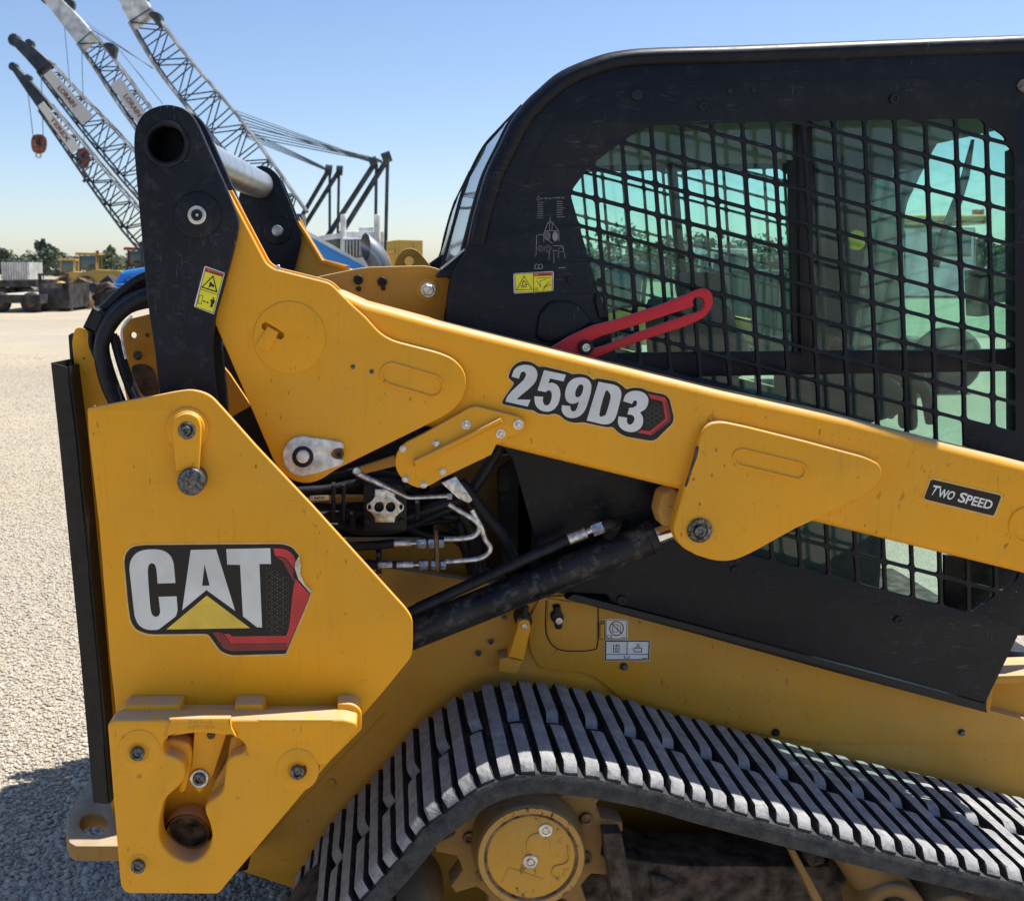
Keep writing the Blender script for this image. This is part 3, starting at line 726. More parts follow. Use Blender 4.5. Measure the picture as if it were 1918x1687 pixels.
# front gusset over the lift cylinder
fg = [(1260, 990, 10), (1282, 915), (1306, 841), (1313, 812, 14), (1328, 793, 16), (1352, 789, 14), (1400, 799), (1509, 826), (1625, 857, 18), (1650, 870, 16), (1653, 890, 18), (1640, 914, 20), (1612, 930), (1519, 977), (1490, 990), (1404, 1038, 20), (1372, 1051, 18), (1340, 1051, 18), (1305, 1040), (1272, 1022, 16)]
gus = plate('front_gusset', beam, rp(fg, 0), 1.895, .03, M['yellow'], bev=.004, seg=3)
plate('pressed_slot', gus, stad(1390, 857, 1495, 882, 17.5), 1.8915, .005, M['yellow'], [stad(1390, 857, 1495, 882, 13)], bev=.002, seg=3)
bolt(gus, 1310, 993, 1.893, 24, M['worn'], 'washer', 'pivot_pin'); bolt(gus, 1311, 994, 1.888, 11, M['bolt_dark'], 'cap')
plate('weld_dirt', gus, sm([(1304, 838), (1309, 838), (1306, 856), (1299, 874), (1292, 896), (1287, 910), (1284, 908), (1293, 880), (1299, 858)]), 1.8945, .004, M['mud'], bev=.001)
plate('pressed_ring', beam, circ(1926, 985, 36, 40), 1.9125, .004, M['yellow'], [circ(1926, 985, 29, 36)], bev=.0018)
# bolt-on hose bracket
br = rp(Z('A', [(1112, 1200, 30), (1122, 1140, 40), (1165, 1085, 40), (1290, 1022), (1540, 880, 30), (1580, 868, 30), (1840, 932, 30), (1872, 965, 30), (1858, 1008, 30), (1700, 1092), (1672, 1150), (1390, 1285), (1310, 1332, 40), (1258, 1346, 40), (1190, 1322, 40), (1130, 1262, 40)]), 0)
brk = plate('hose_bracket', beam, br, 1.898, .012, M['yellow'], bev=.0025, seg=2)
def rib3(name, par, a, b, w, mat, D, h):
    plate(name, par, rp([(a[0], a[1] - w), (b[0], b[1] - w), (b[0] + w * .6, b[1] + w * .6), (a[0] + w * .3, a[1] + w)], 1), D, h, mat, bev=.002)
rib3('bracket_rib', brk, z1('A', 1220, 1205), z1('A', 1728, 955), 5.5, M['yellow'], 1.884, .016)
for x, y, r in ((1527, 977, 29), (1828, 975, 31), (1725, 1028, 29), (1352, 1083, 22), (1160, 1115, 22), (1175, 1290, 22), (1280, 1323, 22), (1390, 1248, 22)):
    c = z1('A', x, y); bolt(brk, c[0], c[1], 1.898, r * .3232, M['bolt'], 'washer' if r > 25 else 'hex')
    if r > 25: bolt(brk, c[0], c[1], 1.897, r * .2, M['bolt'], 'hex')
# model number sticker
num_bg = rp(Z('M', [(160, 340, 20), (185, 260, 40), (240, 200, 40), (310, 180, 40), (390, 195, 40), (450, 240, 20), (500, 235, 15), (725, 288, 20), (765, 308, 15), (840, 300, 40), (920, 320, 40), (965, 365, 20), (1000, 345, 15), (1180, 375, 40), (1235, 410, 30), (1278, 452, 20), (1340, 432, 40), (1430, 440, 30), (1480, 468, 20), (1645, 500, 30), (1685, 540, 30), (1728, 720, 30), (1712, 775, 40), (1560, 922, 30), (1515, 938, 30), (1260, 892, 40), (1195, 850, 20), (1150, 803, 20), (1090, 808, 20), (865, 760, 20), (800, 768, 40), (715, 750, 40), (640, 690, 20), (600, 678, 20), (530, 692, 40), (440, 677, 30), (400, 648, 15), (350, 642), (108, 590, 20), (105, 560, 20), (160, 480), (213, 405, 10), (215, 385, 10)]), 0)
sheet('sticker_margin', beam, grow(num_bg, 2.6), 1.9142, M['film_edge'])
sheet('sticker_background', beam, num_bg, 1.9135, M['ink_black'])
NUM = [([(195, 330), (213, 265, 30), (255, 230, 30), (315, 216, 30), (378, 224, 30), (420, 250, 30), (440, 300, 30), (430, 358, 30), (398, 408, 30), (345, 455, 20), (285, 503, 20), (240, 545), (372, 548), (345, 612), (135, 565), (150, 520, 20), (190, 470, 20), (262, 403, 20), (310, 358, 20), (330, 315, 15), (325, 290, 15), (305, 279, 12), (283, 290, 12), (270, 320, 10), (262, 350)], []),
       ([(500, 268), (706, 312), (685, 375), (556, 346), (541, 393), (575, 385, 20), (622, 403, 30), (650, 448, 30), (656, 510, 30), (637, 585, 30), (600, 637, 30), (550, 662, 30), (490, 658, 30), (440, 632, 30), (412, 582, 30), (408, 515), (492, 520), (487, 560, 15), (500, 595, 15), (525, 605, 15), (552, 590, 15), (570, 545, 15), (576, 500, 15), (565, 465, 12), (541, 456, 12), (515, 476), (438, 460)], []),
       ([(840, 335, 40), (780, 345, 30), (730, 385, 30), (703, 450, 30), (697, 512, 30), (712, 562, 30), (755, 588, 25), (800, 582, 15), (830, 562), (815, 620, 15), (796, 655, 12), (770, 660, 12), (750, 642, 12), (748, 608), (670, 600), (664, 650, 30), (690, 697, 30), (740, 723, 30), (800, 721, 30), (857, 690, 30), (892, 640, 30), (917, 570, 20), (942, 480, 20), (950, 410, 30), (930, 365, 30), (890, 340, 25)], [[(830, 410), (860, 405), (872, 430), (862, 480), (840, 515), (812, 525), (795, 505), (800, 460)]]),
       ([(1015, 378), (1170, 408, 30), (1212, 432, 30), (1232, 475, 30), (1228, 530, 20), (1210, 600, 20), (1190, 680, 30), (1165, 742, 30), (1120, 778, 30), (1060, 782, 30), (903, 744)], [[(1080, 470), (1118, 483), (1130, 520), (1115, 590), (1090, 670), (1072, 697), (1022, 690)]]),
       ([(1250, 562), (1262, 510, 30), (1300, 475, 30), (1360, 461, 30), (1422, 470, 30), (1467, 497, 30), (1490, 545, 30), (1480, 602, 30), (1455, 642, 20), (1405, 667, 15), (1432, 702, 20), (1440, 750, 30), (1426, 802, 30), (1385, 842, 30), (1330, 857, 30), (1268, 845, 30), (1220, 815, 30), (1195, 765, 30), (1205, 705), (1285, 718), (1282, 760, 12), (1302, 786, 12), (1330, 780, 12), (1352, 750, 12), (1356, 715, 12), (1335, 692, 10), (1288, 685), (1305, 625), (1345, 622, 12), (1375, 602, 12), (1381, 570, 12), (1365, 550, 10), (1345, 560, 10), (1332, 588)], [])]
for o_, hs in NUM:
    sheet('letter', beam, rp(Z('M', o_), 0), 1.9128, M['ink_silver'], [sm(Z('M', h), 3) for h in hs])
dec('M', 'red_band', beam, [(1480, 490), (1640, 525), (1662, 560), (1697, 700), (1695, 750), (1520, 882), (1380, 857), (1425, 835), (1500, 845), (1645, 730), (1622, 562), (1512, 537)], 1.9130, M['ink_red'])
dec('M', 'red_band', beam, [(1655, 560), (1697, 700), (1695, 750), (1520, 882), (1505, 862), (1668, 740), (1668, 700), (1640, 565)], 1.9128, M['ink_darkred'])
hexes('hexagon_print', beam, [(1460, 640), (1540, 580), (1610, 600), (1630, 720), (1500, 820), (1440, 800), (1450, 700)], 5.4, 1.9130, 'M')
ts = rp(Z('T', [(390, 240, 40), (1548, 512, 40), (1420, 845, 40), (270, 565, 40)]), 0)
sheet('sticker_margin', beam, grow(ts, 3.2), 1.9142, M['film_edge'])
sheet('sticker_background', beam, ts, 1.9135, M['ink_black'])
for s, qd in (('T', [(378, 500), (420, 510), (560, 362), (430, 335)]), ('WO', [(490, 528), (730, 588), (812, 452), (530, 385)]), ('S', [(815, 608), (930, 638), (1005, 480), (880, 450)]), ('PEED', [(940, 640), (1370, 742), (1425, 600), (1000, 495)])):
    text('letter', beam, s, Z('T', qd), 1.9130, M['ink_white'], .022)

# --- warning stickers
def warn_tall():
    D = 1.8645
    q = rp(Z('V', [(470, 250, 40), (1000, 440, 40), (715, 1530, 40), (185, 1330, 40)]), 0)
    sheet('warning_sticker', link_o, q, 1.8690, M['ink_white']); D = 1.8684
    sheet('sticker_print', link_o, Z('V', [(495, 300), (965, 462), (700, 1490), (235, 1335)]), D, M['ink_yellow'])
    D2 = 1.8680
    sheet('sticker_print', link_o, Z('V', [(490, 305), (965, 465), (938, 545), (466, 400)]), D2, M['ink_orange'])
    text('warning_lettering', link_o, 'WARNING', Z('V', [(575, 430), (925, 535), (940, 480), (590, 372)]), 1.8676, M['ink_black'], .02)
    lines('line_print', link_o, [Z('V', l) for l in ([(495, 300), (965, 462), (700, 1490), (235, 1335), (495, 300)], [(350, 865), (815, 1015)], [(690, 540), (410, 810), (775, 925), (690, 540)], [(340, 1025), (425, 1045), (380, 1255), (285, 1240), (340, 1025)], [(430, 1180), (575, 1220)])], .9, D2, M['ink_black'])
    for pp in ([(690, 520), (395, 815), (790, 945)],):
        lines('line_print', link_o, [closed(Z('V', pp))], 1.7, D2, M['ink_black'])
    sheet('figure_print', link_o, sm(Z('V', [(610, 670), (680, 730), (720, 780), (700, 820), (640, 790), (570, 830), (590, 760)]), 3), D2, M['ink_black'])
    sheet('figure_print', link_o, circ(*z1('V', 697, 1108), 1.7, 12), D2, M['ink_black'])
    sheet('figure_print', link_o, Z('V', [(640, 1130), (745, 1155), (720, 1250), (700, 1245), (668, 1350), (610, 1335), (640, 1210), (612, 1195)]), D2, M['ink_black'])
    sheet('figure_print', link_o, Z('V', [(420, 1180), (470, 1160), (460, 1220)]), D2, M['ink_black']); sheet('figure_print', link_o, Z('V', [(580, 1220), (530, 1190), (525, 1250)]), D2, M['ink_black'])
    sheet('sticker_print', link_o, Z('V', [(495, 390), (520, 335), (560, 408)]), 1.8676, M['ink_black'])
warn_tall()

# --- cab
ROOF = [(2010, 62), (1918, 69), (1640, 79), (1380, 89), (1230, 93), (1164, 98), (1116, 109), (1051, 136), (1010, 169), (982, 196), (958, 230), (939, 269), (915, 317), (903, 352), (891, 394), (884, 421), (877, 455), (868, 480), (848, 510), (838, 560), (836, 640)]
cab_out = ROOF + [(838, 700), (960, 860), (1000, 1000), (1030, 1108), (1071, 1109), (1136, 1113), (1148, 1128), (1170, 1134), (1300, 1168), (1848, 1316), (1850, 1308), (1913, 1178), (1935, 1120), (2010, 1000)]
def x0f(y): return np.interp(y, [100, 228, 524, 616, 752, 1053, 1200], [1845, 1849, 1858, 1861, 1862, 1866, 1868])
def spf(y): return np.interp(y, [100, 228, 524, 616, 752, 1053, 1200], [58, 57.2, 55.9, 55.6, 54.6, 52.2, 51])
ROWS = [200, 260, 322, 384, 447, 509, 566, 624, 683, 742, 799, 856]
ROWS2 = [992, 1048, 1103, 1160]
def node(k_, yr):
    y = yr
    for _ in range(6):
        x = x0f(y) - spf(y) * k_; y = yr - .262 * (1855 - x)
    return (float(x0f(y) - spf(y) * k_), float(y))
U_ = [(1068, 361), (1105, 311), (1182, 255), (1223, 235), (1508, 227), (1834, 223), (1881, 254), (1900, 290), (1903, 1000), (1250, 1000)]
L_ = [(1360, 900), (1940, 900), (1907, 1084), (1816, 1149), (1360, 1034)]
cells = []
for rows, win in ((ROWS, U_), (ROWS2, L_)):
    for a, b in zip(rows[:-1], rows[1:]):
        for k_ in range(-2, 16):
            q = [node(k_ + 1, a), node(k_, a), node(k_, b), node(k_ + 1, b)]
            if rows is ROWS and b > 800 and k_ < 1: continue
            q = grow(q, -3.6)
            if abs(area(q)) < 60: continue
            c = clip_convex(q, win)
            c = clean(c, .8)
            if len(c) < 3 or abs(area(c)) < 60: continue
            cells.append(rp(c, 6.5, 3))
side = plate('cab_side_guard', LD, cab_out, 2.08, .007, M['black'], cells, bev=.002, seg=2)
# rounded roof rail along the outer edge
rail = [W(*q, 2.098) for q in ROOF[:-4]]
bm = bmesh.new()
P = crom(rail, 4); prof = 14
def sweep(bm, P, ra, rb, n=16):
    rings = []
    for i in range(len(P)):
        t = (P[min(i + 1, len(P) - 1)] - P[max(0, i - 1)]).normalized(); nn = Vector((-t.z, 0, t.x))
        if nn.z < 0: nn = -nn
        c = P[i] - nn * ra * .86
        rings.append([bm.verts.new(c + nn * ra * math.cos(2 * math.pi * k / n) + Vector((0, 1, 0)) * rb * math.sin(2 * math.pi * k / n)) for k in range(n)])
    for a, b in zip(rings[:-1], rings[1:]):
        for k in range(n): bm.faces.new((a[k - 1], a[k], b[k], b[k - 1]))
    bm.faces.new(rings[0]); bm.faces.new(rings[-1])
sweep(bm, P, .021, .030); from_bm('roof_rail', bm, M['black'], side)
# seam of the inner door frame
seam = [W(*q, 2.0795) for q in Z('C', [(560, 1000), (640, 760), (760, 590), (900, 480), (1080, 410), (1250, 380), (1500, 362), (1889, 350)])] + [W(1918, 140, 2.0795)]
tube('frame_seam', side, seam, .0011, M['ink_black'], 6)
for x, y, r, kd in ((1193, 178, 10.5, 'flat'), (1316, 200, 8, 'cap'), (1674, 186, 8.5, 'cap'), (1367, 170, 5, 'flat'), (1412, 168, 5, 'flat'), (1918, 160, 13, 'flat'), (1069, 524, 7, 'cap'), (1125, 529, 9, 'cap'), (1376, 1067, 7.5, 'cap'), (1682, 1160, 8, 'cap'), (1164, 1123, 9, 'cap')):
    bolt(side, x, y, 2.0795, r, M['black_soft'] if r < 12 else M['worn'], kd)
plate('rounded_cover', side, rp(Z('E', [(350, 440, 20), (370, 300, 40), (440, 212, 50), (570, 215, 50), (640, 250, 40), (712, 352, 10), (560, 470), (400, 480, 30)]), 0), 2.070, .012, M['black'], bev=.006, seg=3)
plate('lower_bracket', side, Z('N', [(1190, 1480), (1270, 1560), (1300, 1700), (1340, 1800), (1240, 1800), (1190, 1600)]), 2.072, .01, M['black'], bev=.003)
# black strip standing in for the shadow gap under the cab side
plate('cab_shadow_gap', side, [(1075, 1112), (1300, 1170), (1848, 1318), (1850, 1335), (1560, 1258), (1300, 1186), (1060, 1122)], 2.10, .03, M['ink_black'], bev=.002)
# opposite side guard (same pressing, mirrored about the machine's centre line)
me = side.data.copy(); me.name = 'cab_side_guard'
co = np.empty(len(me.vertices) * 3); me.vertices.foreach_get('co', co); co = co.reshape(-1, 3); co[:, 1] = 5.2 - co[:, 1]
me.vertices.foreach_set('co', co.ravel()); me.flip_normals(); me.update()
link(bpy.data.objects.new('far_side_guard', me), LD)
# roof and ceiling
rf = [W(*q, 2.10) for q in ROOF[:10]]
strip3('cab_roof', LD, [(v - Vector((0, 0, .012)), Vector((v.x, 3.1, v.z - .012))) for v in rf], M['black_soft'], .03)
hl = [W(*q, 2.13) for q in ((1990, 206), (1400, 212), (1120, 222), (1040, 260))]
strip3('headliner', LD, [(v, Vector((v.x, 3.06, v.z))) for v in hl], M['dark'], .012)
# rear window: curved glass, edge trims
near = [W(*q, 2.115) for q in [(982, 200), (958, 234), (939, 272), (915, 320), (903, 354), (891, 396), (884, 424), (872, 470)]]
far_ = [W(*q, 2.62) for q in [(978, 198), (938, 240), (905, 278), (876, 335), (862, 375), (850, 420), (842, 450), (828, 500)]]
farr = [Vector((v.x, 5.2 - v.y, v.z)) for v in near]
rw = strip3('rear_window', LD, list(zip(near, far_)), M['glass_rear'], .004)
strip3('window_pane', rw, list(zip(far_, farr)), M['glass_rear'], .004)
tube('window_seal', rw, far_, .0045, M['black_soft'], 8)
tube('window_seal', rw, [a + Vector((-.004, .02, 0)) for a in near], .006, M['black_soft'], 8)
# shoulder fairing where the cab meets the body
plate('rear_fairing', LD, sm([(826, 505), (851, 484), (871, 466), (884, 424), (905, 430), (915, 520), (905, 640), (845, 640), (838, 590), (842, 540), (846, 520), (820, 520)]), 2.11, .10, M['black'], bev=.004)
tube('fairing_edge', LD, [W(*q, 2.105) for q in ((826, 504), (851, 484), (870, 467))], .002, M['white_worn'], 6)
plate('rear_fairing', LD, [(800, 497), (826, 478), (850, 470), (852, 510), (800, 520)], 2.7, .06, M['black'], bev=.004)
# side glass, sliding frame and bars
def gl(name, q, D): return plate(name, LD, q, D, .005, M['glass'], bev=0, smooth=0)
gl('side_window', [(1050, 225), (1906, 215), (1906, 840), (1400, 1140), (1140, 700), (1050, 420)], 2.135)
wf = plate('window_frame', LD, [(1494, 215), (1522, 215), (1526, 668), (1500, 668)], 2.12, .03, M['trim'], bev=.003)
plate('window_frame', LD, [(1150, 662), (1910, 655), (1910, 695), (1150, 708)], 2.122, .03, M['trim'], bev=.003)
plate('frame_track', wf, [(1477, 300), (1487, 300), (1495, 660), (1486, 660)], 2.118, .01, M['black_soft'], bev=.002)
plate('window_frame', LD, [(1904, 280), (1925, 270), (1925, 850), (1906, 850)], 2.125, .04, M['trim'], bev=.003)
fw = [W(q[0], q[1], 2.135) for q in ((1050, 225), (1906, 215), (1906, 840), (1400, 1140), (1140, 700), (1050, 420))]
bm = slab_bm([(v.x, v.z) for v in fw], [], lambda x, z, d: (x, 3.06 + d, z), .005, 0, 1); from_bm('side_window', bm, M['glass'], LD, 0)
# far window stile
plate('window_frame', LD, [(1253, 305), (1268, 305), (1290, 560), (1276, 560)], 3.04, .03, M['trim'], bev=.003)
plate('roof_lamp', LD, [(1272, 300), (1296, 300), (1296, 318), (1272, 318)], 2.7, .06, M['black_soft'], bev=.004)
# front of the cab: door frame, glass, wiper, lap bar post
plate('front_door_frame', LD, sm([(1560, 226), (1700, 222), (1772, 232), (1748, 285), (1718, 345), (1697, 400), (1692, 520), (1690, 680), (1650, 700), (1560, 700), (1548, 520), (1548, 330)], 4), 2.95, .05, M['trim'], bev=.006)
fx = W(1907, 400, 2.11).x
bm = slab_bm([(2.15, .72), (3.02, .72), (3.02, 2.0), (2.15, 2.0)], [], lambda y, z, d: (fx + .03 + d, y, z), .005, 0, 1); from_bm('front_window', bm, M['glass'], LD, 0)
tube('wiper_arm', LD, [W(1822, 262, 2.5), W(1808, 330, 2.5), W(1792, 380, 2.5), W(1770, 430, 2.5), W(1752, 500, 2.5)], [.004, .010, .012, .010, .009] , M['trim'], 8, True, False)
for q, D in (([(1575, 240), (1600, 238), (1600, 330), (1577, 330)], 2.85), ([(1640, 236), (1655, 236), (1660, 330), (1645, 330)], 2.85)):
    plate('ceiling_rib', LD, q, D, .03, M['dark'], bev=.003)
tag_o = plate('key_tag', LD, rp([(1590, 440, 4), (1600, 430, 4), (1618, 434, 4), (1621, 462, 4), (1608, 469, 4), (1594, 466, 4)], 2), 2.5, .006, M['ink_yellow'], bev=.002)
# seat, console, controls
seat = plate('operator_seat', LD, sm([(1300, 585), (1330, 570), (1372, 574), (1392, 640), (1405, 760), (1560, 775), (1585, 800), (1575, 850), (1400, 870), (1330, 850), (1305, 720)]), 2.38, .44, M['dark'], bev=.03, seg=4)
plate('headrest', seat, sm([(1318, 520), (1352, 512), (1368, 540), (1362, 566), (1325, 570)]), 2.48, .24, M['dark'], bev=.02, seg=3)
for y0 in (2.30, 2.84):
    v = W(1640, 740, y0)
    plate('arm_console', LD, sm([(1560, 720), (1640, 700), (1690, 720), (1700, 770), (1600, 800), (1560, 780)]), y0, .10, M['dark'], bev=.015)
plate('joystick', LD, sm([(1700, 690), (1715, 672), (1735, 680), (1738, 712), (1722, 740), (1722, 800), (1700, 800), (1704, 730)]), 2.36, .045, M['black_soft'], bev=.012, seg=3)
plate('joystick', LD, sm([(1660, 700), (1672, 684), (1688, 690), (1690, 715), (1680, 735), (1680, 780), (1664, 780), (1666, 730)]), 2.88, .045, M['black_soft'], bev=.012, seg=3)
plate('monitor', LD, rp([(1828, 506), (1858, 504), (1860, 590), (1832, 594)], 4), 2.45, .05, M['black_soft'], bev=.006)
plate('monitor', LD, rp([(1866, 512), (1888, 510), (1890, 566), (1868, 568)], 4), 2.4, .05, M['black_soft'], bev=.006)
box('cab_floor', LD, (.22, 2.22, .70), (1.30, 3.05, .73), M['dark'])
box('seat_base', LD, (.50, 2.40, .73), (1.22, 2.86, 1.06), plain('grey_floor_mat', (.07, .075, .072), .8), .02)
box('rear_bulkhead', LD, (.30, 2.22, .70), (.33, 3.0, 1.42), M['dark'])
tube('safety_bar', LD, [W(1560, 640, 2.32), W(1640, 690, 2.32), W(1725, 722, 2.34), W(1745, 790, 2.36)], .014, M['black_soft'], 10)

# --- yellow warning sticker and lifting chart on the cab
q = rp(Z('C', [(478, 1558, 12), (732, 1545, 12), (730, 1672, 12), (480, 1686, 12)]), 0)
sheet('warning_sticker', side, q, 2.0788, M['ink_white'])
sheet('sticker_print', side, Z('N', [(165, 1235), (640, 1215), (638, 1452), (168, 1470)]), 2.0782, M['ink_yellow'])
sheet('sticker_print', side, Z('N', [(402, 1226), (640, 1215), (640, 1258), (403, 1270)]), 2.0778, M['ink_orange'])
text('warning_lettering', side, 'WARNING', Z('N', [(462, 1262), (625, 1254), (625, 1226), (462, 1234)]), 2.0774, M['ink_black'], .02)
lines('line_print', side, [Z('N', l) for l in ([(165, 1235), (640, 1215), (638, 1452), (168, 1470), (165, 1235)], [(400, 1226), (400, 1458)], [(405, 1420), (450, 1415), (450, 1440), (405, 1445), (405, 1420)], [(445, 1290), (620, 1280)], [(440, 1320), (490, 1400), (480, 1330), (560, 1300)], [(520, 1440), (560, 1390), (620, 1370)], [(530, 1410), (600, 1330)])], .9, 2.0778, M['ink_black'])
lines('line_print', side, [closed(Z('N', [(283, 1262), (185, 1438), (378, 1432)]))], 1.1, 2.0778, M['ink_black'])
lines('line_print', side, [Z('N', l) for l in ([(255, 1370), (275, 1320), (300, 1345), (315, 1370)], [(240, 1385), (320, 1375)], [(250, 1405), (310, 1400)])], 1.3, 2.0778, M['ink_black'])
text('chart_lettering', side, '6 100 kg (13,448 LB)', Z('N', [(500, 298), (788, 288), (788, 262), (500, 272)]), 2.0785, M['ink_grey'], .01)
seg = []
for c0, c1 in ((455, 518), (697, 762)):
    for i in range(8): seg.append([(c0, 335 + i * 28 - (14 if c0 > 600 else 0)), (c1 + (28 if c0 > 600 and i in (3, 7) else 0), 333 + i * 28 - (14 if c0 > 600 else 0))])
seg += [[(440, 275), (488, 272), (488, 300), (442, 302), (440, 275)], [(465, 245), (465, 270)]]
lines('chart_print', side, [Z('N', s) for s in seg], 1.9, 2.0785, plain('faint_grey_print', (.085, .09, .097), .5, var=.05))
seg = [[(610, 520), (610, 560), (578, 595), (645, 592), (610, 560)], [(578, 595), (535, 720)], [(600, 595), (605, 680)], [(640, 592), (632, 680)], [(645, 592), (718, 690)], [(535, 690), (718, 690)], [(440, 750), (432, 990)], [(440, 750), (500, 735), (560, 790), (640, 850)], [(600, 960), (597, 1030)], [(655, 960), (657, 1070)], [(712, 960), (716, 1015)], [(770, 880), (795, 1010)], [(650, 880), (760, 880)], [(640, 940), (700, 940)], [(530, 720), (530, 830)], [(720, 690), (722, 820)]]
seg += [closed(circ(488, 915, 34, 14)), closed(circ(488, 915, 16, 10)), closed(circ(580, 920, 42, 14)), closed(circ(580, 920, 20, 10)), closed(circ(745, 930, 30, 12)), closed(circ(423, 1003, 12, 8)), closed(circ(595, 1045, 12, 8)), closed(circ(657, 1088, 12, 8)), closed(circ(716, 1028, 11, 8)), closed(circ(795, 1025, 12, 8)), closed(circ(575, 755, 36, 12, 55)), closed(circ(675, 760, 34, 12, 62))]
lines('chart_print', side, [Z('N', s) for s in seg], 1.0, 2.0785, M['ink_grey'])
sheet('chart_print', side, sm(Z('N', circ(675, 765, 30, 10, 58)), 2), 2.0787, M['ink_grey']); sheet('chart_print', side, sm(Z('N', circ(578, 755, 28, 10, 50)), 2), 2.0787, plain('dim_grey_print', (.07, .075, .08), .5))
lines('chart_print', side, [Z('N', s) for s in ([(415, 1170), (515, 1168)], [(418, 1165), (418, 1120), (440, 1112), (465, 1125), (490, 1112), (512, 1120), (512, 1165)], [(465, 1125), (465, 1165)], [(718, 1160), (800, 1157)])], 1.4, 2.0785, M['ink_grey'])

# --- red arm brace
red = rp(Z('E', [(440, 515), (560, 440, 30), (700, 372, 60), (870, 330), (1160, 232), (1380, 140, 40), (1425, 132, 30), (1462, 160, 35), (1474, 215, 40), (1452, 280, 40), (1400, 330, 40), (1290, 378), (1100, 440), (860, 520), (735, 572), (640, 640), (440, 600)]), 0)
slot = rp(Z('E', [(680, 480, 15), (760, 440), (1040, 352), (1310, 262), (1352, 250, 8), (1340, 222, 15), (1352, 195, 15), (1385, 186, 20), (1412, 205, 20), (1420, 238, 20), (1400, 272, 20), (1360, 290), (1300, 306), (1000, 412), (780, 498), (715, 515, 12), (682, 505, 12)]), 0)
brace = plate('red_arm_brace', LD, red, 2.045, .012, M['red'], [slot], bev=.0025)
c = z1('E', 664, 508); bolt(brace, c[0], c[1], 2.044, 14, M['black_soft'], 'cap'); bolt(brace, c[0] + 1, c[1], 2.038, 8.5, M['bolt'], 'washer')

# --- yellow hitch plate, lifting eye, exhaust stack on the rear deck
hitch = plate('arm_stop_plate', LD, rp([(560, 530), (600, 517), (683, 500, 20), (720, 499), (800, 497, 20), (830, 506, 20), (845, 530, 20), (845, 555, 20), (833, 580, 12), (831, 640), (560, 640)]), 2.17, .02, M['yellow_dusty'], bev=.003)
for x, y, r, m_, kd in ((671, 524, 9, 'black_soft', 'cap'), (716, 528, 9, 'black_soft', 'cap'), (802, 543, 14.5, 'bolt', 'hex'), (672, 541, 5, 'ink_black', 'flat'), (718, 540, 4.5, 'ink_black', 'flat')):
    bolt(hitch, x, y, 2.169, r, M[m_], kd)
plate('bolt_washer', hitch, circ(801, 543, 22, 36), 2.1675, .004, M['yellow_dusty'], bev=.0015)
strip3('plate_flange', hitch, [(W(*a, 2.175), W(*a, 2.23)) for a in ((560, 530), (600, 517), (683, 500), (720, 499), (800, 497))], M['yellow_dusty'], .004)
plate('lifting_eye', LD, rp([(735, 505), (744, 480, 10), (755, 467, 12), (771, 464, 12), (784, 470, 12), (806, 497), (806, 510)], 2), 2.62, .02, M['yellow_dusty'], [circ(766.5, 489, 9, 20)], bev=.002)
ex = [W(716, 520, 2.62), W(711, 494, 2.62), W(699, 475, 2.62), W(680, 458, 2.62), W(655, 442, 2.62), W(625, 425, 2.62)]
bm = bmesh.new(); tube_into(bm, crom(ex, 5), .029, 24, False)
bmesh.ops.bisect_plane(bm, geom=list(bm.verts) + list(bm.edges) + list(bm.faces), plane_co=W(684, 466, 2.62), plane_no=Vector((-.86, -.42, .10)).normalized(), clear_outer=True)
bmesh.ops.recalc_face_normals(bm, faces=bm.faces)
bmesh.ops.solidify(bm, geom=list(bm.faces), thickness=.002)
from_bm('exhaust_stack', bm, M['tube_grey'], LD)
box('engine_hood', LD, (-.28, 2.42, 1.20), (.30, 2.95, 1.545), M['black_soft'], .02)

# --- lower frame, fuel door, latch arm
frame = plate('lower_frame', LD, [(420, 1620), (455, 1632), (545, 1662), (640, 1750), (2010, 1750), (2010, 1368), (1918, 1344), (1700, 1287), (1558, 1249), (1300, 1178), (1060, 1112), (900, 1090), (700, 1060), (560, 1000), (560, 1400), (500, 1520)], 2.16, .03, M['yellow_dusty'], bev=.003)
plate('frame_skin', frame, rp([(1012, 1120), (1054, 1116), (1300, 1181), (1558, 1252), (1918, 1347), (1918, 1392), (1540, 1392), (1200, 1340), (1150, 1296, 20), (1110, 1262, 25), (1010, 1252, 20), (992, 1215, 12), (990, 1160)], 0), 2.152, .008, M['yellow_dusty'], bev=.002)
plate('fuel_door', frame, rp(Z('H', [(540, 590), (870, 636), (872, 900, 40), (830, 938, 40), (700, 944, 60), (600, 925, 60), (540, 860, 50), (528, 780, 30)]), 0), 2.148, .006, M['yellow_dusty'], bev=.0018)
tube('door_seam', frame, [W(*q, 2.1515) for q in Z('H', [(525, 600), (520, 790), (545, 880), (605, 935), (700, 950), (830, 943), (878, 902), (882, 640)])], .0013, M['ink_black'], 6)
tube('door_hinge', frame, [W(*z1('H', 905, 760), 2.148), W(*z1('H', 905, 860), 2.148)], .0055, M['yellow_dusty'], 10)
lines('seam_print', frame, [Z('H', [(882, 745), (928, 745), (928, 868), (882, 868)])], 1.2, 2.1515, M['ink_black'])
ltc = plate('door_latch', frame, sm(Z('H', [(575, 645), (620, 640), (630, 680), (648, 720), (640, 760), (632, 800), (595, 802), (585, 765), (562, 735), (562, 700), (580, 680)])), 2.135, .02, M['black_soft'], bev=.006, seg=3)
bolt(ltc, *z1('H', 612, 742), 2.134, 7, M['bolt'], 'flat')
for x, y, r in ((145, 885, 5.5), (58, 965, 6), (238, 722, 5), (1058, 1055, 8)):
    bolt(frame, *z1('H', x, y), 2.151, r, M['bolt_dark'], 'hex')
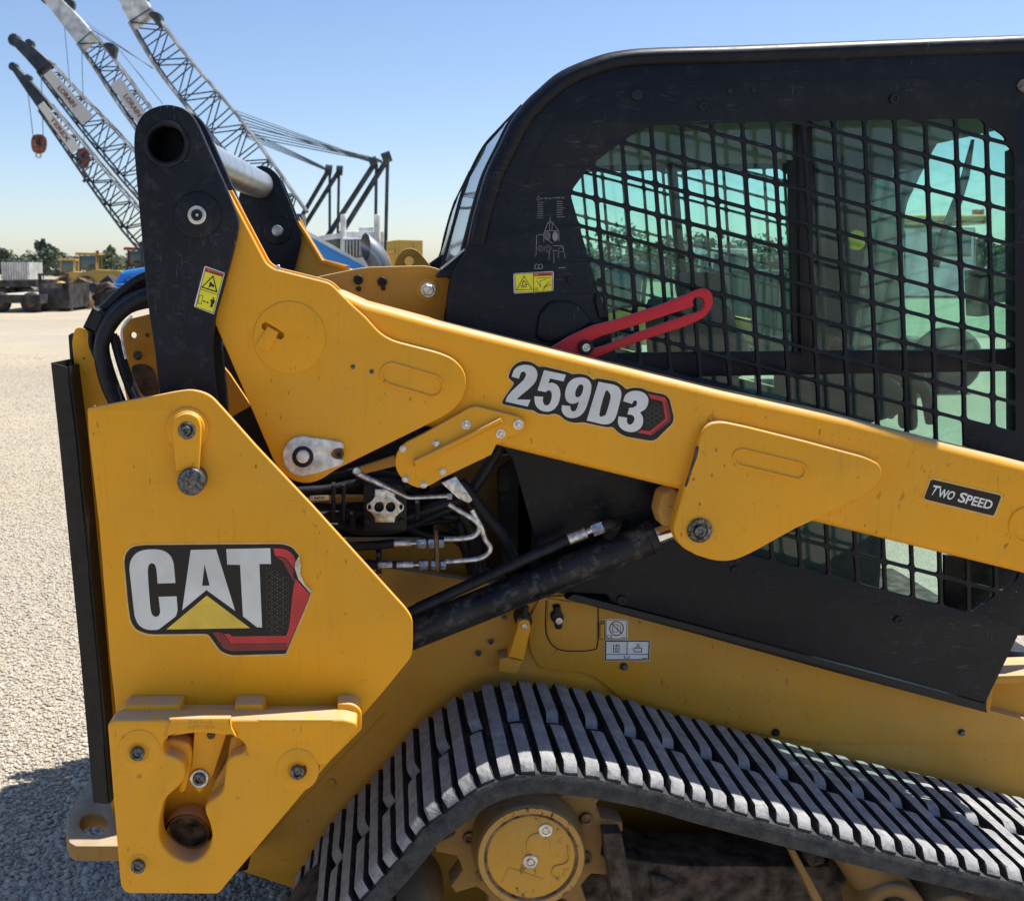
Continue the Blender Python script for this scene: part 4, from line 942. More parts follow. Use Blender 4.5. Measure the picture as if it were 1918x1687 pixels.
bolt(frame, *z1('K', 1605, 350), 2.151, 7, M['bolt_dark'], 'hex'); bolt(frame, *z1('K', 675, 350), 2.151, 8, M['black_soft'], 'hex')
bolt(frame, 620, 1466, 2.159, 9, M['yellow_dusty'], 'flat')
tube('frame_weld', frame, [W(*q, 2.159) for q in ((720, 1335), (600, 1460), (480, 1590))], .0016, M['yellow_dusty'], 6)
arm2 = plate('latch_arm', frame, rp(Z('H', [(318, 820), (335, 745, 20), (372, 730, 20), (412, 745, 20), (418, 800), (368, 1020), (262, 995)]), 1), 2.10, .03, M['yellow'], bev=.003)
bolt(arm2, *z1('H', 375, 780), 2.099, 6, M['bolt'], 'flat')
plate('latch_grommet', frame, circ(*z1('H', 372, 748), 16, 28), 2.115, .04, M['black_soft'], bev=.004)
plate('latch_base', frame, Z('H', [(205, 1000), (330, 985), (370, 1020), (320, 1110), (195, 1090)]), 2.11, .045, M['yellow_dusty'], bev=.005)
tube('latch_rod', frame, [W(*z1('H', 385, 640), 2.10), W(*z1('H', 375, 720), 2.10)], .007, M['black_soft'], 10)
# two white instruction stickers
sheet('white_sticker', frame, rp(Z('S', [(195, 265), (790, 265), (780, 800), (195, 800)]), .8), 2.1512, M['ink_white'])
sheet('white_sticker', frame, rp(Z('S', [(180, 825), (1380, 825), (1360, 1365), (175, 1365)]), .8), 2.1508, M['ink_white'])
lines('sticker_print', frame, [Z('S', s) for s in ([(220, 290), (765, 290), (755, 785), (215, 785), (220, 290)], [(400, 410), (520, 410), (520, 610), (385, 610), (400, 410)], [(520, 420), (590, 450), (600, 560), (570, 590)], [(240, 700), (360, 700), (360, 760), (240, 760), (240, 700)], [(610, 755), (730, 755)])], .9, 2.1503, M['ink_black'])
lines('sticker_print', frame, [Z('S', s) for s in (closed(circ(490, 515, 182, 28)), [(360, 390), (620, 640)])], 1.6, 2.1501, M['ink_darkred'])
lines('sticker_print', frame, [Z('S', s) for s in ([(205, 850), (1350, 850), (1335, 1335), (200, 1340), (205, 850)],)], 2.0, 2.1501, M['ink_black'])
lines('sticker_print', frame, [Z('S', s) for s in ([(770, 850), (765, 1200)], [(205, 1200), (1340, 1195)], [(415, 945), (415, 1135), (560, 1135), (560, 945)], [(440, 965), (540, 965)], [(488, 925), (488, 990)], closed(circ(485, 1060, 30, 10, 45)), [(950, 1030), (1150, 1030), (1150, 1130), (950, 1130), (950, 1030)], [(1000, 1020), (1030, 1000), (1030, 930), (1080, 930), (1080, 1000), (1110, 1020)], [(705, 1235), (705, 1295), (820, 1295), (820, 1235)], [(1170, 1300), (1295, 1300)])], 1.1, 2.1501, M['ink_black'])

# --- lift cylinder, its line and the cavity behind the arm
cyl_a, cyl_b = W(740, 1198, 2.03), W(1222, 1005, 2.03)
cy = rod('lift_cylinder', LD, cyl_a, cyl_b, .0335, M['black_tube'], 36, .12)
dd = (cyl_b - cyl_a).normalized()
rod('cylinder_gland', cy, cyl_b - dd * .015, cyl_b + dd * .006, .0355, M['black_tube'], 36)
rod('cylinder_rod', cy, cyl_b, W(1290, 978, 2.03), .0215, M['chrome'], 28, .05)
rod('port_boss', cy, W(1140, 1000, 2.03), W(1150, 978, 2.0), .016, M['black_soft'], 16)
tube('cylinder_line', cy, [W(742, 1158, 2.0), W(900, 1086, 2.0), W(1065, 1009, 2.0)], .011, M['hose'], 12)
rod('crimp_fitting', cy, W(1064, 1010, 1.998), W(1098, 996, 1.998), .0122, M['steel'], 14)
rod('crimp_fitting', cy, W(1096, 997, 1.998), W(1110, 991, 1.998), .007, M['steel'], 12)
rod('fitting_nut', cy, W(1108, 993, 1.998), W(1130, 985, 1.998), .0135, M['steel'], 6)
tube('fitting_elbow', cy, [W(1128, 986, 1.998), W(1142, 980, 2.0), W(1146, 985, 2.02), W(1150, 994, 2.03)], .013, M['black_soft'], 12)
plate('line_guard', cy, [(778, 1132), (1060, 1004), (1062, 1014), (780, 1148)], 2.035, .01, M['black_soft'], bev=.002)
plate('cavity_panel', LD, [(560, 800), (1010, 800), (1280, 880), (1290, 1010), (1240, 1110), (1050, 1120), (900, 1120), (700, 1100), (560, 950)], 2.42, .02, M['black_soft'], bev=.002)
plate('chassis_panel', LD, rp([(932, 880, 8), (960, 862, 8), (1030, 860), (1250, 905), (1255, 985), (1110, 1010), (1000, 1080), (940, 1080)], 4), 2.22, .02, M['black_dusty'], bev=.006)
tube('chassis_bar', LD, [W(1042, 865, 2.16), W(1030, 930, 2.16), W(1014, 1010, 2.16), W(1000, 1075, 2.16)], .014, M['black_dusty'], 10)
plate('chassis_floor', LD, [(640, 1010), (840, 1010), (900, 1060), (960, 1090), (930, 1130), (770, 1150), (640, 1120)], 2.26, .02, M['yellow_dusty'], bev=.002)
plate('chassis_plate', LD, [(800, 880), (960, 850), (950, 1080), (900, 1085), (820, 1000)], 2.34, .02, M['sprocket'], bev=.002)
plate('arm_lug', LD, rp([(1240, 925, 8), (1262, 915), (1285, 930), (1275, 985), (1240, 985), (1232, 960)], 4), 1.97, .05, M['yellow_dusty'], bev=.006)
plate('pivot_strap', LD, Z('B', [(690, 355), (950, 270), (960, 340), (740, 395)]), 2.0, .012, M['yellow_dusty'], bev=.002)
k = 'B'
def hz(name, pts, D, r, mat='hose', n=10): return tube(name, LD, [W(*q, D) for q in Z(k, pts)], r, M[mat], n)
hz('hydraulic_hose', [(300, 690), (560, 680), (760, 660), (1000, 690), (1180, 640), (1320, 590), (1420, 570)], 2.06, .0115)
hz('hydraulic_hose', [(560, 740), (700, 780), (880, 785), (1060, 750), (1220, 680), (1400, 600)], 2.08, .009)
hz('hydraulic_hose', [(250, 520), (520, 500), (700, 460), (900, 460), (1060, 480)], 2.08, .012)
hz('hydraulic_hose', [(250, 570), (520, 560), (760, 560)], 2.12, .008, 'yellow_dusty')
hz('hydraulic_hose', [(250, 440), (480, 430), (700, 390), (980, 420)], 2.14, .012)
hz('hydraulic_hose', [(600, 900), (700, 890), (800, 885), (950, 870)], 2.02, .0095)
hz('hydraulic_hose', [(640, 1010), (740, 1015), (835, 1018)], 2.02, .0095)
hz('hydraulic_hose', [(1400, 450), (1490, 560), (1560, 660), (1690, 820), (1800, 1040)], 2.10, .013)
hz('hydraulic_hose', [(1330, 560), (1400, 660), (1480, 800), (1490, 1040)], 2.14, .012)
hz('hydraulic_hose', [(1680, 200), (1580, 360), (1500, 480), (1420, 560), (1300, 620)], 2.12, .012)
rh = random.Random(11)
for i in range(9):
    x0, y0 = rh.uniform(200, 420), rh.uniform(380, 760)
    hz('hydraulic_hose', [(x0, y0), (x0 + 260, y0 + rh.uniform(-60, 40)), (x0 + 520, y0 + rh.uniform(-80, 90)), (x0 + 800, y0 + rh.uniform(-60, 160)), (x0 + 1080, y0 + rh.uniform(-40, 200))], rh.uniform(2.12, 2.22), rh.uniform(.006, .012))
for i in range(5):
    x0 = rh.uniform(1330, 1560)
    hz('hydraulic_hose', [(x0 - 60, 420), (x0 + rh.uniform(-20, 60), 600), (x0 + rh.uniform(20, 140), 800), (x0 + rh.uniform(40, 200), 1080)], rh.uniform(2.14, 2.2), rh.uniform(.008, .013))
for x, y, w, h_ in ((640, 640, 40, 130), (1090, 560, 34, 150), (700, 400, 60, 70), (820, 930, 40, 150)):
    plate('hose_clamp', LD, Z('B', [(x, y), (x + w, y - 6), (x + w + 4, y + h_), (x + 4, y + h_ + 6)]), 2.045, .03, M['black_dusty'], bev=.003)
for x, y in ((655, 660), (1105, 580), (835, 950)): bolt(LD, *z1('B', x, y), 2.044, 4.5, M['bolt_dark'], 'hex')
sheet('hose_marking', LD, Z('B', [(370, 545), (500, 540), (500, 572), (370, 577)]), 2.035, M['film_back'])
text('marking_lettering', LD, 'DEDO', Z('B', [(400, 570), (470, 567), (470, 550), (400, 553)]), 2.034, M['ink_black'], .02)
# valve plate
vp = plate('valve_plate', LD, rp(Z(k, [(815, 500), (950, 500), (955, 560, 15), (990, 585, 20), (1015, 605, 15), (1015, 640, 15), (985, 665, 20), (955, 690, 15), (950, 728), (815, 728), (810, 690, 15), (785, 660, 20), (757, 640, 15), (757, 605, 15), (785, 585, 20), (810, 560, 15)]), 0), 1.99, .008, M['steel'], [circ(*z1(k, 843, 622), 8.7, 20), circ(*z1(k, 922, 622), 8.7, 20), circ(*z1(k, 776, 622), 2.6, 10, 4.5), circ(*z1(k, 993, 622), 2.6, 10, 4.5)], bev=.002)
plate('valve_block', LD, Z(k, [(735, 470), (1000, 470), (1035, 560), (1035, 780), (740, 790)]), 2.005, .05, M['black_soft'], bev=.004)
for x, y in ((762, 720), (1000, 720)): bolt(vp, *z1(k, x, y), 2.003, 7, M['black_soft'], 'hex')
for x in (515, 585): plate('hose_clamp', LD, Z(k, [(x, 470), (x + 26, 470), (x + 26, 720), (x, 720)]), 2.03, .03, M['black_soft'], bev=.003)
# bent linkage rod and its bracket
rod_o = tube('linkage_rod', LD, [W(*q, 1.93) for q in Z(k, [(690, 388), (780, 430), (1035, 553), (1060, 558), (1180, 552), (1335, 546)])], [.0065, .0062, .0042, .0042, .0042, .0042], M['steel'], 12, True, False)
rod('rod_end', rod_o, W(*z1(k, 690, 372), 1.915), W(*z1(k, 690, 372), 1.945), .0085, M['steel'], 16, .3)
rod('rod_sleeve', rod_o, W(*z1(k, 700, 392), 1.93), W(*z1(k, 795, 440), 1.93), .0065, M['steel'], 12)
rod('rod_nut', rod_o, W(*z1(k, 1310, 547), 1.93), W(*z1(k, 1345, 546), 1.93), .0065, M['steel'], 6)
lb = plate('linkage_bracket', LD, rp(Z(k, [(1270, 455), (1370, 412), (1460, 530, 10), (1487, 575, 10), (1458, 596, 10), (1385, 562)]), 0), 1.925, .006, M['steel'], bev=.0015)
bolt(lb, *z1(k, 1440, 552), 1.924, 7.5, M['bolt'], 'washer')
# two fitted steel lines through a bulkhead
bh = plate('bulkhead_plate', LD, Z(k, [(1222, 785), (1248, 785), (1258, 1065), (1234, 1065)]), 1.985, .05, M['rust'], bev=.002)
def row(y, xs):
    for a, b, r, n, m_ in xs:
        rod('fitting_nut' if n == 6 else 'crimp_fitting', bh, W(*z1(k, a, y), 2.0), W(*z1(k, b, y - (b - a) * .03), 2.0), r, M[m_], n, .12)
row(870, [(945, 1065, .0078, 14, 'steel'), (1060, 1105, .0038, 10, 'steel'), (1100, 1168, .0105, 6, 'steel'), (1180, 1225, .0105, 6, 'steel'), (1250, 1290, .0095, 6, 'steel')])
row(1018, [(835, 935, .0085, 14, 'steel'), (935, 962, .0075, 14, 'ink_black'), (962, 1080, .0080, 14, 'steel'), (1078, 1122, .0040, 10, 'steel'), (1118, 1182, .0105, 6, 'steel'), (1200, 1236, .0105, 6, 'steel'), (1262, 1302, .0098, 6, 'steel')])
tube('steel_line', LD, [W(*q, 2.0) for q in Z(k, [(1290, 842), (1400, 838), (1480, 826), (1525, 790), (1528, 745), (1490, 705), (1400, 650), (1320, 600)])], .0058, M['steel'], 12)
tube('steel_line', LD, [W(*q, 2.0) for q in Z(k, [(1300, 995), (1420, 988), (1530, 975), (1595, 935), (1605, 890), (1570, 840), (1545, 760), (1480, 640)])], .0058, M['steel'], 12)

# --- front foot of the frame (right edge): yellow channel and boot
plate('front_channel', LD, rp([(1846, 1330), (1854, 1266), (1990, 1262), (1990, 1278), (1862, 1280), (1854, 1336)]), 2.10, .10, M['yellow_dusty'], bev=.002)
plate('mesh_dark_backing', LD, [(1770, 1040), (1960, 1040), (1960, 1190), (1770, 1190)], 2.16, .01, M['black_dusty'], bev=.001)  # dark sheet added behind the lower mesh so its end holes stay dark
plate('front_web', LD, [(1856, 1272), (1990, 1270), (1990, 1370), (1850, 1340)], 2.18, .01, M['yellow_dusty'], bev=.001)
lathe = [(.03, 0), (.034, .012), (.030, .02), (.036, .03), (.031, .04), (.036, .05), (.03, .06)]
c0 = W(1893, 1258, 2.25)
bm = bmesh.new(); rings = []
for r, h in lathe: rings.append([bm.verts.new((c0.x + r * math.cos(t * math.pi / 12), c0.y + r * math.sin(t * math.pi / 12), c0.z + h)) for t in range(24)])
for a, b in zip(rings[:-1], rings[1:]):
    for q in range(24): bm.faces.new((a[q - 1], a[q], b[q], b[q - 1]))
bm.faces.new(rings[0]); bm.faces.new(rings[-1]); from_bm('rubber_boot', bm, M['black_soft'], LD)

# ------------------------------------------------------------------ rubber track
top = [(1910, 1487), (1798, 1459), (1652, 1427), (1511, 1393), (1368, 1356), (1222, 1317), (1140, 1293), (1067, 1278), (1031, 1272), (980, 1267), (940, 1267), (907, 1273), (870, 1286), (837, 1306), (812, 1326), (772, 1356), (739, 1397), (695, 1448), (648, 1497), (608, 1546), (575, 1598), (556, 1627)]
TP = [(v.x, v.z) for v in (W(x, y, 2.13) for x, y in top)]
dx, dz = TP[0][0] - TP[1][0], TP[0][1] - TP[1][1]
ext = [(TP[0][0] + dx * s_, TP[0][1] + dz * s_) for s_ in (2.2, 1.2)]
fr_c = (ext[0][0] + .02, ext[0][1] - .21)
arcF = [(fr_c[0] + .21 * math.cos(math.radians(a)), max(.0, fr_c[1] + .21 * math.sin(math.radians(a)))) for a in (-60, -30, 0, 30, 60)]
lx, lz = TP[-1]
rear = [(lx - .035, lz - .07), (lx - .06, .15), (lx - .045, .07), (lx + .0, .015), (lx + .07, 0)]
path = [(q[0], q[1]) for q in ([(lx + .07, 0), (.5, 0), (1.0, 0), (fr_c[0] - .1, 0)] + arcF + ext + TP + rear[:-1])]
PV = [Vector((p[0], 0, p[1])) for p in path]
PV = crom(PV + [PV[0]], 8)
cum = [0.0]
for a, b in zip(PV[:-1], PV[1:]): cum.append(cum[-1] + (b - a).length)
Ltot = cum[-1]; npitch = int(round(Ltot / .0408)); npitch -= npitch % 2; PIT = Ltot / npitch
def at(s):
    s %= Ltot
    i = int(np.searchsorted(cum, s)) - 1; i = max(0, min(i, len(PV) - 2))
    t = (s - cum[i]) / max(1e-9, cum[i + 1] - cum[i]); return PV[i].lerp(PV[i + 1], t)
def fr(s):
    p = at(s); t = (at(s + .02) - at(s - .02)).normalized(); return p, t, Vector((-t.z, 0, t.x))
cen = sum((v for v in PV), Vector()) / len(PV)
p, t, nn = fr(Ltot * .6)
SGN = 1 if (p - cen).dot(nn) > 0 else -1
YO, YI = 1.73, 2.13; LH, BT = .021, .036
bm = bmesh.new()
strips = [(YO, 1.895, True), (1.895, 1.965, False), (1.965, YI, True)]
for y0, y1, full in strips:
    for i in range(npitch):
        if not full and i % 2: continue
        ss = [i * PIT + PIT * f for f in ((-.62, -.2, .2, .62) if not full else (-.5, -.17, .17, .5))]
        rows = []
        for s_ in ss:
            p, t, nn = fr(s_); nn = nn * SGN
            a, b = p - nn * LH, p - nn * (LH + BT)
            rows.append([bm.verts.new((q.x, y, q.z)) for q, y in ((a, y0 + .006), (a, y1), (b, y1), (b, y0 + .004), (a.lerp(b, .35), y0), )])
        for r0, r1 in zip(rows[:-1], rows[1:]):
            for j in range(5): bm.faces.new((r0[j - 1], r0[j], r1[j], r1[j - 1]))
bmesh.ops.remove_doubles(bm, verts=bm.verts, dist=.0002)
track = from_bm('rubber_track', bm, M['belt'], LD, 50)
def lug_mesh(name, L, w, seedv, e0, e1):
    """one tread bar: length L along Y, bevelled, chipped"""
    bm = bmesh.new(); nl = 22; sec = [(-.5, 0), (-.49, .72), (-.455, .96), (-.2, 1.0), (.2, 1.0), (.455, .96), (.49, .72), (.5, 0)]
    rings = []
    for i in range(nl + 1):
        f = i / nl; y = f * L; row_ = []
        for j, (a, h) in enumerate(sec):
            nz = .4 * noise.noise(Vector((a * 3 + seedv * 7.3, y * 30, h * 2))); n2 = .5 * noise.noise(Vector((a * 9 + seedv * 3.1, y * 110, h * 5)))
            hh = h * (1 + .10 * nz + .08 * n2)
            end = min((f * L) / e0, 1) * min(((1 - f) * L) / e1, 1)
            hh *= .25 + .75 * end ** .6 if h > 0 else 1
            row_.append(bm.verts.new((a * w * (1 + .09 * nz + .05 * n2), y + (.006 * n2 + .004 * nz) * (1 if i in (0, nl) else .25), hh * LH + (-.004 if h == 0 else 0))))
        rings.append(row_)
    for a, b in zip(rings[:-1], rings[1:]):
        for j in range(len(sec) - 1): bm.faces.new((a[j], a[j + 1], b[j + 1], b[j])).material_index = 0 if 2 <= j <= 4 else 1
    bm.faces.new(rings[0]).material_index = 1; bm.faces.new(rings[-1]).material_index = 1
    bmesh.ops.recalc_face_normals(bm, faces=bm.faces)
    me = bpy.data.meshes.new(name); bm.to_mesh(me); bm.free(); me.materials.append(M['lug']); me.materials.append(M['lug_side'])
    me.polygons.foreach_set('use_smooth', [True] * len(me.polygons)); me.set_sharp_from_angle(angle=math.radians(55)); return me
FULL = [lug_mesh('tread_bar', YI - YO - .005, .0280, i + 1, .016, .02) for i in range(5)]
OUT = [lug_mesh('tread_bar', .183, .0266, i + 11, .016, .02) for i in range(5)]
INN = [lug_mesh('tread_bar', .186, .0266, i + 21, .02, .02) for i in range(5)]
s_lo = Ltot * .38
for i in range(npitch):
    s_ = i * PIT; p, t, nn = fr(s_); nn = nn * SGN
    if p.z < .25 or p.x > 1.75: continue
    Mx = Matrix(((t.x, 0, nn.x, 0), (0, 1, 0, 0), (t.z, 0, nn.z, 0), (0, 0, 0, 1)))
    b0 = p - nn * LH
    lst = [(FULL[random.randrange(5)], YO + .007)] if i % 2 == 0 else [(OUT[random.randrange(5)], YO + random.uniform(.005, .010)), (INN[random.randrange(5)], YI - .188)]
    for me, y in lst:
        o = bpy.data.objects.new('tread_bar', me)
        o.matrix_world = Matrix.Translation((b0.x, y, b0.z)) @ Mx @ Matrix.Rotation(random.uniform(-.012, .012), 4, 'Z')
        link(o, track)
# sunlit outer shoulder: short blocks between the bars at the very edge are part of the belt
# --- sprocket, hub, rollers, undercarriage beam
sc_ = W(986, 1548, 1.90); gear = []
NT = 12
for i in range(NT):
    for da, r in ((-.5, .146), (-.30, .148), (-.18, .168), (-.10, .186), (.10, .186), (.18, .168), (.30, .148)):
        a = 2 * math.pi * (i + da) / NT + .12; gear.append((sc_.x + r * math.cos(a), sc_.z + r * math.sin(a)))
bm = slab_bm(gear, [], lambda x, z, d: (x, 1.862 + d, z), .05, .006, 2)
spk = from_bm('drive_sprocket', bm, M['sprocket'], LD)
for i in range(9):
    a = 2 * math.pi * i / 9 + .35; v = Vector((sc_.x + .118 * math.cos(a), 1.862, sc_.z + .118 * math.sin(a)))
    o = bolt(spk, 0, 0, 1.9, 12, M['rust'], 'cap'); o.location = v; o.scale = (.013,) * 3
hc = W(995, 1606, 1.80); HC = (hc.x, hc.z)
M['hubcap'] = paint('worn_hub_yellow', (.62, .32, .03), (.44, .27, .09), .5, 1.0, .9, (.10, .06, .03), .60)
hub = lathe_y('final_drive_hub', LD, HC, [(.110, 1.885), (.110, 1.835), (.1045, 1.815), (.1045, 1.806), (.101, 1.801), (.090, 1.801), (.0885, 1.8045), (.084, 1.8045), (.083, 1.8035), (.0, 1.8035)], M['sprocket'])
lathe_y('hub_cap', hub, HC, [(.0835, 1.806), (.0835, 1.803), (.080, 1.801), (.0, 1.801)], M['hubcap'])
lathe_y('hub_groove', hub, HC, [(.0925, 1.8036), (.0925, 1.8030), (.0822, 1.8030), (.0822, 1.8036)], M['rust'], 40, True)
lathe_y('hub_rim', hub, HC, [(.1015, 1.802), (.1010, 1.7995), (.0905, 1.7995), (.0900, 1.802)], paint('chipped_yellow', (.50, .28, .06), (.35, .22, .09), .5, 1.0, .6, (.09, .05, .03), .55), 40, True)
bolt(hub, *z1('J', 1375, 860), 1.80, 14, M['bolt'], 'washer'); bolt(hub, *z1('J', 1297, 1020), 1.80, 15, M['steel'], 'washer')
plate('hub_emboss', hub, circ(*z1('J', 1337, 937), 22, 28), 1.7985, .004, M['hubcap'], bev=.0015)
plate('hub_emboss', hub, Z('J', [(1185, 1050), (1362, 1110), (1328, 1185), (1150, 1130)]), 1.7995, .003, M['hubcap'], bev=.001)
tube('hub_emboss', hub, [W(*q, 1.7995) for q in Z('J', [(1490, 940), (1495, 1010), (1470, 1035), (1420, 1050), (1410, 1090), (1445, 1120)])], .0012, M['hubcap'], 6)
# inside of the undercarriage
uc = plate('undercarriage_frame', LD, [(1120, 1600), (1270, 1620), (1960, 1625), (1960, 1900), (900, 1900), (1040, 1680)], 1.90, .12, M['mud'], bev=.01)
plate('frame_brace', uc, [(1478, 1590), (1490, 1592), (1560, 1720), (1540, 1720)], 1.80, .03, M['sprocket'], bev=.003)
plate('frame_brace', uc, rp([(1130, 1560), (1165, 1560), (1190, 1700), (1150, 1700)], 4), 1.83, .05, M['mud'], bev=.004)
for x, y, r, D in ((1680, 1720, 62, 1.80), (1790, 1740, 60, 1.80), (770, 1760, 70, 1.84)):
    rl = plate('track_roller', LD, circ(x, y, r, 36), D, .20, M['sprocket'], bev=.01, seg=3)
    plate('roller_cap', rl, circ(x, y, r * .55, 28), D - .012, .014, M['rust'], bev=.004)
tube('idler_arm', uc, [W(1580, 1560, 1.88), W(1640, 1640, 1.86), W(1690, 1720, 1.84)], [.045, .05, .055], M['sprocket'], 18, True, False)
for x, y, r in ((1580, 1640, 20), (1530, 1610, 17), (1240, 1660, 22)): plate('mud_clod', uc, sm([(x + r * (1 + .4 * random.uniform(-1, 1)) * math.cos(a), y + r * (1 + .4 * random.uniform(-1, 1)) * math.sin(a)) for a in np.linspace(0, 6.28, 9)[:-1]]), 1.885, .03, M['mud'], bev=.008, seg=3)
box('belly_pan', LD, (-.25, 2.19, .23), (1.55, 3.0, .70), M['mud'], .01)
rod('front_idler', LD, (fr_c[0], 1.84, fr_c[1]), (fr_c[0], 2.02, fr_c[1]), .16, M['mud'], 32)
rod('rear_idler', LD, (lx + .15, 1.84, .22), (lx + .15, 2.02, .22), .165, M['mud'], 32)
# the other track, seen only in part behind the machine
bm = bmesh.new()
for i in range(npitch):
    ss = [i * PIT - PIT * .5, i * PIT + PIT * .5]; rows = []
    for s_ in ss:
        p, t, nn = fr(s_); nn = nn * SGN; a, b = p, p - nn * .045
        rows.append([bm.verts.new((q.x, y, q.z)) for q, y in ((a, 3.07), (a, 3.47), (b, 3.47), (b, 3.07))])
    for j in range(4): bm.faces.new((rows[0][j - 1], rows[0][j], rows[1][j], rows[1][j - 1]))
from_bm('far_rubber_track', bm, M['belt'], LD, 0)

# --- bodywork behind: engine compartment, and the far half of the machine (mirrored pressings)
box('engine_compartment', LD, (-.585, 2.05, .30), (-.30, 3.24, 1.13), M['black_soft'], .02)
box('rear_shade_mass', LD, (-.62, 2.46, 1.10), (-.27, 3.26, 1.43), M['black_soft'], .03)  # unseen hood mass, added to block sun and fill out the ground shadow
def mirrored(src, name):
    me = src.data.copy(); co = np.empty(len(me.vertices) * 3); me.vertices.foreach_get('co', co); co = co.reshape(-1, 3); co[:, 1] = 5.2 - co[:, 1]
    me.vertices.foreach_set('co', co.ravel()); me.flip_normals(); me.update(); me.name = name
    return link(bpy.data.objects.new(name, me), LD)
mirrored(panel, 'far_side_panel'); mirrored(beam, 'far_arm_beam'); mirrored(arm_t, 'far_rear_gusset'); mirrored(casting, 'far_lamp_guard')

# ------------------------------------------------------------------ background yard
M['crane_dark'] = plain('dark_crane_steel', (.035, .042, .052), .35, .3, var=.3, scale=2)
M['crane_grey'] = plain('sunlit_grey_steel', (.26, .28, .30), .45, .1, var=.3, scale=2)  # chord colour lightened to carry the sunlit highlights
M['crane_white'] = plain('weathered_white_paint', (.60, .61, .60), .5, var=.2, scale=2)
M['crane_red'] = plain('faded_red_paint', (.22, .10, .09), .6, var=.4, scale=2)
M['sign'] = plain('white_sign_panel', (.66, .64, .60), .5, var=.06)
M['block'] = plain('rusty_red_block', (.20, .065, .04), .6, var=.4, scale=3)
M['cable'] = plain('wire_rope', (.14, .17, .20), .6, .3)
M['tyre'] = plain('tyre', (.025, .025, .026), .8)
M['blue'] = plain('blue_enamel', (.035, .22, .55), .4)
M['redcab'] = plain('faded_red_cab', (.33, .07, .05), .55)
M['scrap'] = plain('dark_scrap_steel', (.035, .032, .03), .7, var=.5, scale=3)
M['deck'] = plain('bleached_planks', (.42, .38, .33), .8, var=.2, scale=3)
M['pane'] = plain('dark_cab_glass', (.06, .10, .09), .1, spec=.8)
M['bark'] = plain('bark', (.10, .075, .05), .9, var=.3)
def leaf_mat(name, a, b_):
    m, nt, b = new_mat(name); n = N(nt)
    n.lk(n.mix(n.ramp(n.noise(.8, 4), .3, .7), a, b_), b.inputs['Base Color']); b.inputs['Roughness'].default_value = .6
    return m
M['leaf_dark'] = leaf_mat('hazed_dark_leaves', (.05, .075, .05), (.09, .12, .075))  # both leaf colours greyed and lightened in place of distance haze
M['leaf'] = leaf_mat('hazed_green_leaves', (.07, .10, .05), (.12, .15, .075))
M['grass'] = leaf_mat('meadow_grass', (.12, .15, .06), (.19, .21, .10))

